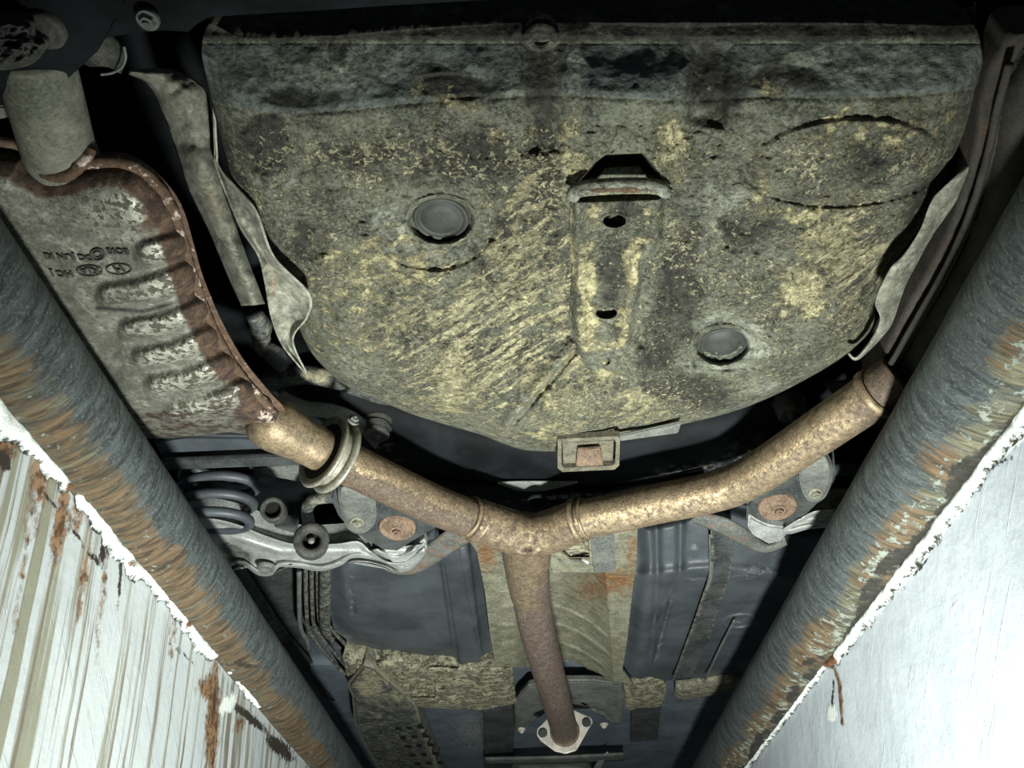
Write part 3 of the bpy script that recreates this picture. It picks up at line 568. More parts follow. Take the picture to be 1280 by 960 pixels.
# ================================================================= MUFFLERS
mf = thing('muffler', 'big stamped grey muffler with rusty seam at left, ribbed lower half', 'muffler', P(150, 400, .11))
MO = [(-330, 175), (0, 185), (45, 205), (70, 212), (105, 200), (150, 197), (185, 212), (212, 238), (228, 268), (240, 310), (252, 350), (272, 400), (300, 450), (334, 492), (354, 512), (366, 524), (358, 545), (346, 552), (318, 545), (285, 541), (250, 545), (170, 548), (100, 541), (0, 525), (-330, 450)]
ribs = [((186, 316), (224, 306), 15), ((138, 370), (180, 364), (238, 342), 15), ((162, 412), (205, 406), (254, 384), 12), ((178, 448), (220, 441), (262, 420), 12), ((195, 482), (235, 476), (282, 454), 12), ((222, 515), (262, 508), (304, 486), 12)]
def ribm(x, y):
    m = np.zeros_like(x)
    for r in ribs: m = np.maximum(m, ss(r[-1] + 7, r[-1] - 9, polyd(x, y, r[:-1])))
    return m
def mz(x, y, d):
    z = .150 - .045 * np.sqrt(np.clip(1 - (1 - np.clip(d / 62, 0, 1)) ** 2, 0, 1))
    z = z - .0085 * ribm(x, y)
    gr = np.zeros_like(x)
    z = z + .0015 * (fbm(x / 40, y / 40, 3) - .5) - .003 * blobs(x, y, [(165, 250, 30, 30)])
    return z
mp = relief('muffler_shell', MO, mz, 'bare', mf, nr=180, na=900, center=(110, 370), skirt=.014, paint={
    'lite': lambda x, y, d: np.maximum(np.maximum(.80 * ribm(x, y) * ss(110, 215, x), blobs(x, y, [(165, 262, 34, 16, 25, .80), (150, 240, 30, 22, 0, .55), (210, 312, 30, 14, 0, .75), (225, 350, 22, 12, -10, .7), (290, 500, 40, 22, -10, .6), (250, 520, 60, 12, 0, .5)])), .30 + 0 * x),  # worn bare metal, with highlights painted on the rib crests
    'dark': lambda x, y, d: np.maximum(blobs(x, y, [(60, 420, 60, 90, 0, .55), (100, 290, 50, 20, 0, .4), (140, 470, 35, 60, 0, .5)]), .7 * np.exp(-(polyd(x, y, [(122, 385), (180, 389), (240, 372)]) / 4) ** 2)),  # rail shadow and a rib's shaded underside painted into the colour
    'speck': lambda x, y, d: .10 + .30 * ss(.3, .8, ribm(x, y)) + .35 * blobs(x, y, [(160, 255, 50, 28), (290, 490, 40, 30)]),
    'rust': lambda x, y, d: np.maximum(1.0 * ss(46, 26, d) * ((x > 60) | (y < 260)) * ss(542, 500, y + (x < 300) * 40), blobs(x, y, [(75, 218, 44, 16, 0, 1), (118, 210, 34, 16, 0, 1), (0, 205, 60, 14, 0, .8), (200, 265, 30, 36, 30, .75), (322, 515, 30, 26, 0, .9)])),
    'rustdark': lambda x, y, d: .50 * ss(46, 30, d), 'pale': lambda x, y, d: blobs(x, y, [(335, 520, 12, 16, 30, .55)])})
# crimped seam that runs round the rim
seam = [(100, 205), (150, 203), (182, 218), (205, 243), (219, 272), (231, 312), (243, 352), (262, 402), (288, 452), (318, 490), (338, 512), (330, 530)]
V = resamp([(a, b) for a, b in seam], 160)
tube('seam_flange', [P(a, b, .126) for a, b in V[::6]], .0050, 'bare', mf, seg=14, n=260, dent=.0022, label='crimped rusty seam bead', paint={'rust': lambda x, y, V: .95 + 0 * x, 'pale': lambda x, y, V: .52 * ss(.45, .6, fbm(x / 14, y / 14, 2))})
rimp = resamp([(60, 214), (105, 199), (150, 195), (187, 210), (215, 237), (231, 267), (243, 309), (255, 349), (276, 399), (304, 449), (338, 491), (356, 512), (350, 532)], 120)
inn = resamp([(62, 222), (105, 208), (150, 206), (180, 220), (204, 245), (218, 273), (230, 313), (242, 353), (262, 403), (289, 454), (322, 496), (338, 514), (334, 530)], 120)
ribbon('seam_lip', [(a, b, .134) for a, b in rimp], [(a, b, .128) for a, b in inn], 220, 8, 'bare', mf, bulge=-.002, thick=.002, wob=.003, paint={'rust': lambda x, y, t: 1 + 0 * x, 'pale': lambda x, y, t: .15 + 0 * x})
# outlet pipe
tube('outlet_pipe', tpx([(78, 200, .146), (70, 175, .138), (55, 120, .132), (38, 60, .13)]), [.030, .0285, .028, .028], 'dusty', mf, seg=40, n=40, paint={'lite': lambda x, y, V: .22 + 0 * x, 'dark': lambda x, y, V: .25 + 0 * x}, label='dull grey outlet pipe')
tube('weld_bead', tpx([(44, 200, .130), (54, 214, .120), (74, 221, .114), (94, 214, .116), (108, 200, .122), (114, 188, .13)]), .0050, 'bare', mf, seg=12, n=60, dent=.004, paint={'rust': lambda x, y, V: .9 + 0 * x, 'pale': [(104, 200, 10, 8, 0, .9)]})
prism('outlet_saddle', [(-60, 130), (16, 134), (26, 144), (0, 150), (-60, 152)], .15, .01, 'dusty', mf)
tube('inner_seam', tpx([(-120, 176, .14), (-40, 178, .14), (0, 180, .14), (38, 186, .14)]), .006, 'rust', mf, seg=12, n=30)
# inlet pipe
A0 = P(348, 534, .132); A1 = P(408, 566, .130); ax = (A1 - A0).normalized(); L = (A1 - A0).length
lathe('inlet_pipe', A0 - ax * .02, A1, [(-.016, .0002), (-.013, .018), (-.004, .027), (.006, .0305), (.02, .031), (.032, .0295), (.046, .0275), (L * .8, .0262), (L + .005, .0262), (L + .014, .0262), (L + .014, .024), (L * .5, .023)], 'pipe', mf, seg=56, label='bronze-tinted inlet pipe')
# stamped marks
def text(body, px, py, size, rot, parent, name='stamped_mark'):
    cu = bpy.data.curves.new(name, 'FONT'); cu.body = body; cu.size = size; cu.extrude = .0004; cu.align_x = 'CENTER'; cu.align_y = 'CENTER'; cu.offset = .0003
    o = bpy.data.objects.new(name, cu); C.objects.link(o); p = P(px, py, .1035)
    me = bpy.data.meshes.new_from_object(o.evaluated_get(bpy.context.evaluated_depsgraph_get())); bpy.data.objects.remove(o)
    me.transform(Matrix.Translation(p) @ Euler((0, math.pi, math.radians(rot))).to_matrix().to_4x4()); me.name = name
    return link(name, me, 'mark', parent, smooth=False)
def oval(px, py, rx, ry, parent, r=.0007, rot=0):
    a = np.linspace(0, 2 * math.pi, 25); c, s = math.cos(rot), math.sin(rot)
    tube('stamped_oval', [P(px + rx * math.cos(t) * c - ry * math.sin(t) * s, py + rx * math.cos(t) * s + ry * math.sin(t) * c, .1040) for t in a], r, 'mark', parent, seg=8, n=80)
text('KIA', 112, 338.5, .0115, 4, mp); oval(112, 338.5, 15.5, 6.5, mp)
text('H', 148.5, 336.5, .0125, -10, mp); oval(148.5, 336.5, 15.5, 6.5, mp)
text('HC J', 77, 342, .010, 4, mp)
text('DC JUN KI', 86, 321, .009, 5, mp); oval(122, 318, 8.5, 7, mp, .0010); oval(122, 318, 5, 3.5, mp, .0006)
text('EC93', 147, 314, .009, 4, mp)

m2 = thing('muffler', 'dark right-hand muffler half hidden in shadow behind the right rail', 'muffler', P(1200, 350, .13))
RO = [(1252, 70), (1230, 120), (1222, 180), (1200, 260), (1170, 330), (1130, 400), (1100, 455), (1082, 488), (1092, 530), (1120, 556), (1250, 565), (1560, 420), (1560, 60), (1300, 40)]
relief('muffler_shell', RO, lambda x, y, d: .165 - .035 * np.sqrt(np.clip(1 - (1 - np.clip((d - 24) / 50, 0, 1)) ** 2, 0, 1)) - .006 * np.exp(-((d - 22) / 4) ** 2), 'shaded_sheet', m2, nr=90, na=400, center=(1330, 320), skirt=.05,
       paint={'rust': lambda x, y, d: .25 * ss(40, 20, d) + .1, 'lite': lambda x, y, d: .18 + 0 * x})
Vr = resamp([(1262, 80), (1246, 140), (1236, 190), (1212, 268), (1182, 335), (1142, 405), (1113, 455), (1092, 482)], 40)
tube('seam_flange', [P(a, b, .150) for a, b in Vr], .0032, 'shaded_sheet', m2, seg=12, n=160, dent=.002)
ribbon('side_baffle', [(1232, 90, .22), (1216, 150, .22), (1190, 240, .22), (1155, 330, .22), (1110, 400, .22), (1078, 470, .22)], [(1280, 60, .22), (1250, 110, .21), (1222, 190, .21), (1190, 270, .21), (1165, 330, .21), (1110, 452, .21)], 60, 10, 'shaded_sheet', m2, bulge=-.01, paint={'lite': lambda x, y, t: .3 + 0 * x})
ribbon('spring_leaf', [(1030, 480, .21), (1060, 474, .21), (1095, 470, .21)], [(1040, 492, .20), (1068, 494, .20), (1090, 478, .2)], 20, 8, 'shaded_sheet', m2, bulge=.004)

# ================================================================= HEAT SHIELDS / FLAPS
hs = thing('heat_shield', 'long dusty crumpled sheet shield between left muffler and wheel tub', 'heat shield', P(270, 300, .22))
ribbon('shield_panel', [(160, 92, .25), (185, 105, .25), (204, 140, .25), (220, 185, .25), (236, 235, .24), (262, 290, .24), (285, 345, .24), (302, 382, .24)],
       [(166, 88, .25), (215, 88, .25), (252, 108, .25), (263, 138, .25), (270, 210, .235), (290, 270, .23), (312, 330, .23), (331, 380, .23)], 90, 26, 'dusty', hs, bulge=.022, wob=.028, paint={'dark': lambda x, y, t: .45 * ss(.25, 0, t) + .3 * ss(150, 90, y), 'lite': lambda x, y, t: .25 + 0 * x, 'rust': [(270, 260, 10, 40, -20, .4), (180, 150, 20, 20, 0, .3)]})  # dark attribute paints shade at the top and along the left edge
ribbon('shield_lip', [(267, 130, .215), (269, 190, .215), (272, 214, .21), (298, 280, .175), (322, 318, .165), (330, 350, .16), (338, 395, .155), (352, 430, .155), (383, 468, .155)],
       [(268, 130, .215), (271, 190, .212), (276, 212, .205), (318, 260, .165), (342, 320, .150), (386, 366, .142), (385, 395, .142), (366, 424, .15), (383, 466, .155)], 110, 24, 'dusty', hs, bulge=-.012, wob=.006, label='curled pale lip with rust spot', paint={'lite': lambda x, y, t: .42 + .2 * t, 'rust': [(342, 352, 7, 26, 5, .72), (335, 330, 5, 10, 0, .7)], 'dark': [(330, 325, 4, 9, -20, .9)]})
h2 = thing('heat_shield', 'narrow pale twisted sheet strip along the right edge of the wheel tub', 'heat shield', P(1130, 350, .2))
ribbon('shield_strip', [(1221, 197, .18), (1176, 237, .165), (1163, 254, .16), (1150, 287, .155), (1130, 318, .15), (1112, 337, .145), (1094, 376, .142), (1100, 397, .142), (1092, 420, .15), (1071, 446, .16), (1062, 441, .165)],
       [(1221, 199, .18), (1204, 235, .18), (1188, 262, .175), (1166, 293, .17), (1142, 337, .165), (1130, 362, .16), (1118, 397, .16), (1110, 412, .16), (1088, 436, .162), (1070, 450, .165), (1060, 442, .165)], 120, 18, 'dusty', h2, bulge=.006, wob=.006, paint={'lite': lambda x, y, t: .40 + 0 * x})
h3 = thing('tunnel_heat_shield', 'ribbed tan-green centre heat shield with rust stains above the front pipe', 'heat shield', P(690, 760, .2))
TS = [(578, 664), (797, 652), (796, 700), (790, 745), (784, 800), (778, 838), (792, 856), (744, 850), (733, 835), (716, 826), (700, 834), (619, 834), (612, 790), (606, 740), (596, 690)]
def ribf(x, y):
    # ribs at constant forward distance, bowed by the tunnel profile
    u = np.clip((x - (668 + (y - 700) * .12)) / 85, -1, 1)
    yy = y - np.where(u > 0, 46 * u ** 2, 0) + np.where(u < 0, 6 * u, 0)
    return yy
relief('shield_sheet', TS, lambda x, y, d: .185 + .055 * np.clip(1 - ((x - (690 + (y - 700) * .08)) / 66) ** 2, 0, 1) * (x > 640) * ss(640, 665, x) - .004 * np.exp(-(((ribf(x, y) - 745) % 23.0 - 11.5) / 3.2) ** 2) * ss(3, 14, d) * (ribf(x, y) > 736) * ss(1, .8, np.abs((x - 690) / 78)) + .001 * (fbm(x / 15, y / 15, 3) - .5), 'tunnel', h3, nr=150, na=500, center=(692, 755), skirt=.008, smooth=False,
       paint={'rust': [(770, 725, 38, 20, 0, .75), (740, 735, 30, 22, 0, .6), (790, 690, 10, 40, 0, .55), (608, 690, 14, 26, 0, .75), (615, 670, 20, 12, 0, .7), (770, 820, 12, 26, 0, .35)],
              'dark': [(600, 740, 8, 60, 0, .35), (700, 840, 40, 12, 0, .6)]})
prism('shield_step', [(680, 680), (690, 676), (704, 692), (712, 705), (766, 708), (766, 716), (690, 716), (684, 700)], .150, .003, 'tunnel', h3)

# ================================================================= EXHAUST PIPES
ex = thing('exhaust_pipe', 'rusty bronze Y-shaped exhaust pipe across the middle of the underbody', 'exhaust pipe', P(660, 660, .1))
br_l = [(404, 564, .131), (440, 582, .130), (500, 611, .130), (550, 634, .130), (596, 651, .130)]
tube('branch_pipe', tpx(br_l), .0268, 'pipe', ex, seg=48, n=90, paint={'rust': lambda x, y, V: .44 + .3 * (V[..., 2] < .115) * ss(-8, 8, y - (582 + (x - 440) * .43)), 'lite': lambda x, y, V: .52 * np.exp(-((y - (578 + (x - 440) * .42)) / 9) ** 2) * ss(640, 420, x) + .1})  # lite attribute paints a highlight streak along the pipe
br_r = [(1125, 470, .145), (1090, 495, .138), (1050, 522, .135), (1000, 556, .134), (960, 583, .134), (935, 598, .134), (908, 610, .134), (870, 620, .133), (820, 630, .132), (770, 641, .131), (722, 650, .130)]
tube('branch_pipe', tpx(br_r), .0268, 'pipe', ex, seg=48, n=200, paint={'rust': lambda x, y, V: .42 + .0 * x + .35 * ss(1060, 1100, x), 'lite': lambda x, y, V: (.56 * np.exp(-((y - np.interp(x, [720, 800, 900, 960, 1050, 1090], [650, 634, 612, 580, 512, 480])) / 10) ** 2)) * ss(1100, 1040, x) + .08})  # highlight streak painted along the middle of the pipe
# Y joint: three short pipes fused
def fused(name, segs, mat, parent, vox=.0026, paint=None, label=None, it=6):
    bm = bmesh.new()
    for pts, r in segs:
        V = tube_v(pts, r, 32, 30); me = grid_mesh('t', V, closed_v=True); bm.from_mesh(me); bpy.data.meshes.remove(me)
    bmesh.ops.remove_doubles(bm, verts=bm.verts, dist=1e-5); bmesh.ops.recalc_face_normals(bm, faces=bm.faces)
    me = bpy.data.meshes.new(name); bm.to_mesh(me); bm.free()
    tmp = bpy.data.objects.new('tmp', me); C.objects.link(tmp)
    r = tmp.modifiers.new('r', 'REMESH'); r.mode = 'VOXEL'; r.voxel_size = vox
    s = tmp.modifiers.new('s', 'SMOOTH'); s.iterations = it; s.factor = .5
    dg = bpy.context.evaluated_depsgraph_get(); m2_ = bpy.data.meshes.new_from_object(tmp.evaluated_get(dg)); bpy.data.objects.remove(tmp)
    co = np.empty(len(m2_.vertices) * 3, np.float32); m2_.vertices.foreach_get('co', co); V = co.reshape(-1, 3).astype(float); px, py = to_px(V)
    for k, f in (paint or {}).items():
        v = blobs(px, py, f) if isinstance(f, list) else f(px, py, V)
        at = m2_.attributes.new(k, 'FLOAT', 'POINT'); at.data.foreach_set('value', np.clip(v, 0, 1).astype(np.float32))
    m2_.name = name; return link(name, m2_, mat, parent, label=label)
fused('y_joint', [(tpx([(590, 648, .130), (625, 660, .130), (655, 672, .128), (662, 700, .122)]), [.0295, .031, .031, .031]),
                  (tpx([(724, 650, .130), (695, 662, .130), (668, 672, .128), (662, 700, .122)]), [.0295, .031, .031, .031]),
                  (tpx([(658, 665, .126), (657, 690, .124), (659, 720, .118), (663, 745, .112)]), [.034, .0335, .032, .0305])], 'pipe', ex, paint={
    'rust': lambda x, y, V: .50 + 0 * x, 'lite': [(625, 648, 22, 10, 15, .6), (690, 655, 30, 9, -8, .62), (660, 662, 26, 7, 0, .55)]}, label='fused Y joint')  # lite blobs are highlights painted on the joint
prs = [(661, 715, .119), (664, 745, .113), (670, 780, .108), (680, 820, .108), (691, 860, .110), (700, 892, .112), (706, 916, .113)]
tube('front_pipe', tpx(prs), [.0310, .0302, .0300, .0300, .0300, .0300, .0300], 'pipe_pink', ex, seg=48, n=160, label='brown-pink front pipe', paint={'rust': lambda x, y, V: .45 + .25 * fbm(x / 20, y / 20, 2)})
def collar(A, B, r, wd, name='weld_collar'):
    A = Vector(A); B = Vector(B); d = (B - A).normalized()
    lathe(name, A - d * wd / 2, A + d, [(0, r), (wd * .15, r + .0022), (wd * .5, r + .0030), (wd * .85, r + .0022), (wd, r)], 'pipe', ex, seg=48)
collar(P(597, 651, .130), P(640, 668, .130), .0280, .009); collar(P(586, 646, .130), P(640, 668, .130), .0268, .006); collar(P(721, 650, .130), P(680, 660, .130), .0280, .009); collar(P(731, 648, .130), P(680, 660, .130), .0268, .005)
collar(P(1094, 492, .138), P(1050, 522, .135), .0275, .012)
# flange at the front end, square to the pipe
e0 = P(700, 892, .112); e1 = P(706, 914, .113); d0 = (e1 - e0).normalized()
fx = Vector((1, 0, 0)); fx = (fx - d0 * fx.dot(d0)).normalized(); fz = fx.cross(d0)
fo = []
for (a, b) in [(-.064, -.006), (-.056, -.018), (-.024, -.042), (0, -.048), (.024, -.042), (.054, .004), (.064, .018), (.060, .028), (.042, .036), (.022, .046), (0, .050), (-.024, .044), (-.050, .018), (-.062, .008)]:
    fo.append(e1 + fx * a + fz * (b))
flg = slab('flange', fo, d0 * .007, 'silver', ex, bevel=.0015, label='bright two-bolt flange')
for a, b in [(-.050, -.002), (.050, .018)]: bolt(e1 + fx * a + fz * b - d0 * .001, -d0, .0075, 'darkgrey', flg, 'flange_bolt', h=.006)
lathe('pipe_end_ring', e1 - d0 * .006, e1, [(0, .0298), (.002, .033), (.006, .034)], 'rust', ex, seg=40)
# clamp
cl = thing('exhaust_clamp', 'curved steel V-clamp joining left muffler inlet to the bronze pipe', 'clamp', P(415, 560, .1))
c0 = P(404, 564, .131); c1 = P(440, 582, .130); dc = (c1 - c0).normalized()
lathe('clamp_ring', c0 - dc * .001, c1, [(0, .0365), (-.001, .046), (.002, .0475), (.004, .046), (.005, .040), (.0048, .0365)], 'clamp', cl, seg=64, closed=True)
lathe('clamp_ring', c0 + dc * .016, c1, [(0, .0365), (-.002, .040), (0, .046), (.003, .0475), (.0055, .046), (.005, .0365)], 'clamp', cl, seg=64, closed=True)
lathe('clamp_band', c0 + dc * .003, c1, [(0, .040), (.007, .0375), (.014, .040), (.020, .034), (.024, .0272)], 'clamp', cl, seg=64)
lathe('gap_dark', c0 - dc * .002, c1, [(0, .0268), (.001, .0355), (.004, .0365)], 'void', cl, seg=48)  # near-black ring stands for the shaded gap inside the clamp
bolt(c0 + dc * .008 + Vector((.030, -.02, .036)), Vector((.5, -.6, .3)), .006, 'grey', cl)

# ================================================================= SUBFRAME
sf = thing('rear_subframe', 'black rear subframe beam running across behind the Y exhaust pipe', 'subframe', P(700, 600, .2))
ribbon('cross_beam', [(330, 500, .25), (440, 560, .22), (520, 588, .215), (620, 602, .215), (760, 604, .215), (860, 597, .215), (925, 588, .215), (1010, 545, .22), (1060, 500, .24)],
       [(340, 380, .33), (440, 430, .31), (520, 460, .30), (620, 500, .29), (760, 510, .29), (860, 480, .29), (925, 470, .29), (1000, 420, .31), (1050, 380, .33)], 120, 24, 'black', sf, bulge=.03, paint={'lite': [(860, 585, 60, 8, -8, .42), (480, 560, 30, 18, 30, .35), (930, 560, 40, 20, -20, .35)]})
ribbon('lower_flange', [(540, 618, .19), (600, 640, .185), (660, 652, .185), (720, 640, .185), (800, 622, .19), (880, 600, .19)], [(540, 596, .21), (600, 604, .21), (660, 610, .21), (720, 610, .21), (800, 602, .21), (880, 588, .21)], 60, 12, 'black', sf, bulge=.006, paint={'lite': [(690, 622, 60, 3, -5, .7)]})
ribbon('web_glint', [(622, 604, .208), (650, 613, .206), (680, 613, .206), (722, 603, .208)], [(622, 602, .208), (650, 601, .208), (690, 601, .208), (722, 601, .208)], 30, 6, 'grey', sf, bulge=.002)  # grey strip stands for light reflecting off the dark flange
lathe('web_hole', P(672, 628, .178) + Vector((0, 0, .006)), P(672, 628, .178), [(0, .014), (.006, .016), (.0065, .0135), (.0, .012), (-.002, .0002)], 'black', sf, seg=32)
prism('left_rail', [(190, 552), (230, 546), (340, 548), (374, 566), (368, 584), (205, 580)], .20, .02, 'plastic', sf, bevel=.004)
prism('left_rail_lip', [(200, 576), (374, 569), (370, 582), (206, 588)], .185, .006, 'darkgrey', sf)
prism('corner_plate', [(310, 586), (372, 580), (400, 600), (412, 612), (390, 606), (340, 596)], .21, .006, 'grey', sf)
for side in (0, 1):
    if side == 0:
        ou = [(414, 606), (440, 598), (520, 628), (562, 652), (520, 676), (498, 690), (478, 688), (450, 672), (424, 650), (412, 624)]; bc = (497, 656); bz = .138
    else:
        ou = [(1042, 560), (1046, 600), (1036, 618), (1012, 642), (1000, 650), (985, 656), (955, 648), (932, 634), (950, 600), (1000, 565)]; bc = (971, 630); bz = .143
    prism('mount_plate', ou, bz, .012, 'darkgrey', sf, bevel=.004)
    ol = resamp(ou, 60, True)
    p = P(bc[0], bc[1], bz); dn = Vector((0, -.25, -1)).normalized()
    bsh = lathe('bushing', p + dn * .001, p + dn, [(0, .026), (.006, .0255), (.007, .0225), (.003, .021), (.004, .017), (.008, .015), (.007, .011), (.010, .010), (.010, .0002)], 'rust', sf, seg=40, label='rust-covered bushing')
    bolt(p + dn * .011, dn, .0066, 'rust', bsh)
# braces running back to the tunnel
ribbon('brace', [(600, 668, .165), (565, 690, .162), (530, 712, .16), (505, 718, .16), (480, 712, .16)], [(562, 660, .17), (540, 676, .168), (520, 692, .166), (500, 706, .165), (478, 704, .165)], 40, 8, 'grey', sf, bulge=.004, thick=.004, paint={'rust': lambda x, y, t: .35 + 0 * x})
ribbon('brace', [(862, 650, .165), (900, 666, .163), (935, 684, .16), (960, 690, .16), (984, 680, .16)], [(880, 640, .17), (910, 648, .168), (935, 662, .166), (960, 680, .165), (980, 668, .165)], 40, 8, 'grey', sf, bulge=.004, thick=.004, paint={'rust': lambda x, y, t: .3 + 0 * x})
ribbon('upper_arm', [(346, 500, .22), (372, 520, .215), (400, 520, .215), (440, 532, .215), (470, 560, .215)], [(352, 488, .22), (380, 500, .215), (420, 506, .215), (450, 520, .215), (478, 545, .215)], 40, 8, 'grey', sf, bulge=.006, thick=.004)
tube('control_rod', tpx([(330, 480, .24), (368, 468, .24), (400, 470, .24), (450, 486, .24), (520, 512, .25)]), [.013, .014, .013, .011, .011], 'darkgrey', sf, seg=20, n=60, paint={'mud': [(400, 468, 22, 10, 0, .7), (350, 470, 20, 12, 0, .4)], 'lite': lambda x, y, V: .3 + 0 * x})
for (x, y, z) in [(470, 545, .20), (990, 520, .20)]:
    p = P(x, y, z); lathe('rubber_boot', p + Vector((0, 0, .03)), p, [(0, .017), (.008, .021), (.012, .016), (.018, .020), (.022, .015), (.028, .018), (.030, .012), (.028, .006), (.034, .005), (.034, .0002)], 'rubber', sf, seg=28)
p = P(351, 430, .24); tube('knuckle_link', tpx([(318, 392, .25), (328, 410, .25), (326, 430, .25), (345, 445, .25), (368, 470, .25)]), [.010, .013, .010, .014, .012], 'darkgrey', sf, seg=16, n=50, dent=.006, paint={'lite': lambda x, y, V: .4 + 0 * x})
tube('cable_arc', tpx([(330, 470, .27), (345, 500, .26), (372, 520, .25)]), .006, 'black', sf, seg=10)

# stabiliser bar
sb = thing('stabilizer_bar', 'blue-grey stabilizer bar end with bracket beside the left rusty bushing', 'stabilizer bar', P(446, 640, .15))
tube('bar', tpx([(388, 660, .165), (384, 640, .158), (388, 628, .155), (402, 622, .155), (440, 621, .155), (480, 622, .16), (540, 632, .18)]), .0088, 'darkgrey', sb, seg=20, n=80, paint={'lite': lambda x, y, V: .38 + 0 * x})
bb1 = relief('bar_bracket', [(424, 606), (446, 602), (462, 606), (469, 625), (470, 650), (462, 662), (450, 668), (438, 664), (430, 652), (424, 630)], lambda x, y, d: .129 - .010 * np.exp(-((y - 618) / 14) ** 2) - .004 * ss(0, 5, d), 'grey', sb, nr=30, na=100, skirt=.012)
bolt(P(447, 652, .1235), Vector((0, -.2, -1)), .0066, 'clamp', bb1)
s2 = thing('stabilizer_bar', 'dark stabilizer bar end with bracket beside the right rusty bushing', 'stabilizer bar', P(1020, 600, .15))
tube('bar', tpx([(940, 590, .165), (1000, 585, .158), (1040, 586, .158), (1080, 588, .16)]), .0088, 'darkgrey', s2, seg=20, n=60)
bb2 = relief('bar_bracket', [(1002, 575), (1020, 562), (1036, 570), (1041, 592), (1034, 618), (1022, 628), (1010, 626), (1002, 612), (999, 595)], lambda x, y, d: .129 - .010 * np.exp(-((y - 588) / 14) ** 2) - .004 * ss(0, 5, d), 'grey', s2, nr=30, na=100, skirt=.012)
bolt(P(1019, 616, .1235), Vector((0, -.2, -1)), .0064, 'clamp', bb2)

# control arms
ca = thing('control_arm', 'curved silver aluminium control arm reaching to the left rail', 'control arm', P(380, 690, .12))
CAo = [(200, 650), (240, 645), (268, 646), (300, 654), (335, 668), (372, 678), (420, 677), (448, 674), (464, 686), (482, 699), (502, 701), (518, 692), (530, 680), (534, 688), (522, 706), (504, 715), (484, 706), (462, 700), (440, 699), (424, 708), (400, 714), (372, 710), (350, 710), (340, 719), (322, 719), (300, 706), (276, 716), (240, 705), (200, 690)]
relief('arm_casting', CAo, lambda x, y, d: .150 - .010 * ss(0, 3, d) + .007 * ss(5, 9, d) - .004 * np.exp(-((y - np.interp(x, [240, 300, 350, 420, 520], [662, 674, 690, 690, 690])) / 3.5) ** 2) + .010 * blobs(x, y, [(295, 690, 24, 14, 35), (250, 690, 18, 12, 0)]), 'alu', ca, nr=80, na=600, center=(385, 695), skirt=.03, smooth=True,
       paint={'dark': [(295, 692, 26, 12, 35, .9), (332, 712, 12, 6, 0, .8), (500, 708, 24, 4, 0, .4), (250, 700, 30, 10, 0, .7)]})
lathe('drain_boss', P(332, 711, .135) + Vector((0, 0, .005)), P(332, 711, .135), [(0, .014), (.006, .013), (.007, .010), (.003, .008), (.004, .0002)], 'grey', ca, seg=24)
prism('arm_mount', [(486, 698), (504, 696), (518, 686), (531, 674), (534, 688), (522, 705), (505, 713), (492, 710)], .142, .02, 'alu', ca, bevel=.003)
c2 = thing('control_arm', 'short silver aluminium control arm beside the right rail', 'control arm', P(990, 655, .12))
relief('arm_casting', [(975, 662), (1000, 645), (1020, 636), (1050, 634), (1100, 636), (1100, 672), (1052, 668), (1040, 660), (1010, 662), (985, 668)], lambda x, y, d: .150 - .008 * ss(0, 3, d) + .005 * ss(5, 8, d) - .003 * np.exp(-((y - 650) / 3) ** 2), 'alu', c2, nr=40, na=260, center=(1040, 651), skirt=.03)
prism('arm_mount', [(936, 644), (948, 652), (962, 658), (982, 661), (986, 667), (977, 677), (960, 681), (942, 671), (935, 661)], .145, .02, 'alu', c2, bevel=.003)
p = P(1062, 652, .13); lathe('rubber_bush', p + Vector((0, 0, .03)), p, [(0, .022), (.02, .024), (.034, .020), (.030, .010), (.028, .0002)], 'rubber', c2, seg=32)
# bump rubber on the arm
rb = thing('rubber_bushing', 'round black hollow rubber bushing in front of the left control arm', 'bushing', P(391, 683, .11))
q0 = P(389, 674, .105); q1 = P(391, 701, .138)
bsl = lathe('bushing_sleeve', q0, q1, [(.012, .011), (.002, .0125), (-.001, .016), (0, .0225), (.003, .0245), (.012, .0240), (.028, .0235), (.036, .022), (.036, .012)], 'rubber', rb, seg=48, closed=True)
lathe('center_pin', q0, q1, [(.006, .0002), (.006, .0045), (.030, .005)], 'grey', bsl, seg=20)
lathe('bore_dark', q0, q1, [(.014, .0002), (.013, .012)], 'void', rb, seg=24)  # near-black disc stands for the shade inside the hollow bushing
# link with open end
sl = thing('drop_link', 'short dark tube with ribbed collar between coil spring and rubber bushing', 'link', P(345, 640, .14))
q0 = P(340, 636, .130); q1 = P(356, 652, .17)
lathe('link_tube', q0, q1, [(.020, .010), (.002, .011), (0, .0155), (.004, .0168), (.010, .0165), (.011, .0150), (.014, .0165), (.020, .0168), (.021, .0152), (.028, .0165), (.045, .0145)], 'rubber', sl, seg=40, label='grimy ribbed tube')
lathe('link_bore', q0, q1, [(.008, .0002), (.008, .0115)], 'void', sl, seg=24)
prism('link_foot', [(342, 658), (370, 658), (372, 672), (342, 670)], .165, .02, 'darkgrey', sl)
tube('link_rod', tpx([(398, 672, .17), (410, 664, .18), (418, 650, .2)]), .009, 'darkgrey', sl, seg=14)
# coil spring
cs = thing('coil_spring', 'dark grey coil spring at left below the muffler', 'coil spring', P(262, 640, .14))
cc = P(255, 640, .140); hel = []
for k in range(-10, 86):
    a = k / 24 * 2 * math.pi; hel.append((cc.x + .054 * math.cos(a), cc.y + .030 + .040 * math.sin(a), .142 + .0285 * k / 24))
tube('coil', hel, .0072, 'plastic', cs, seg=16, n=420, paint={'lite': lambda x, y, V: .12 + 0 * x})

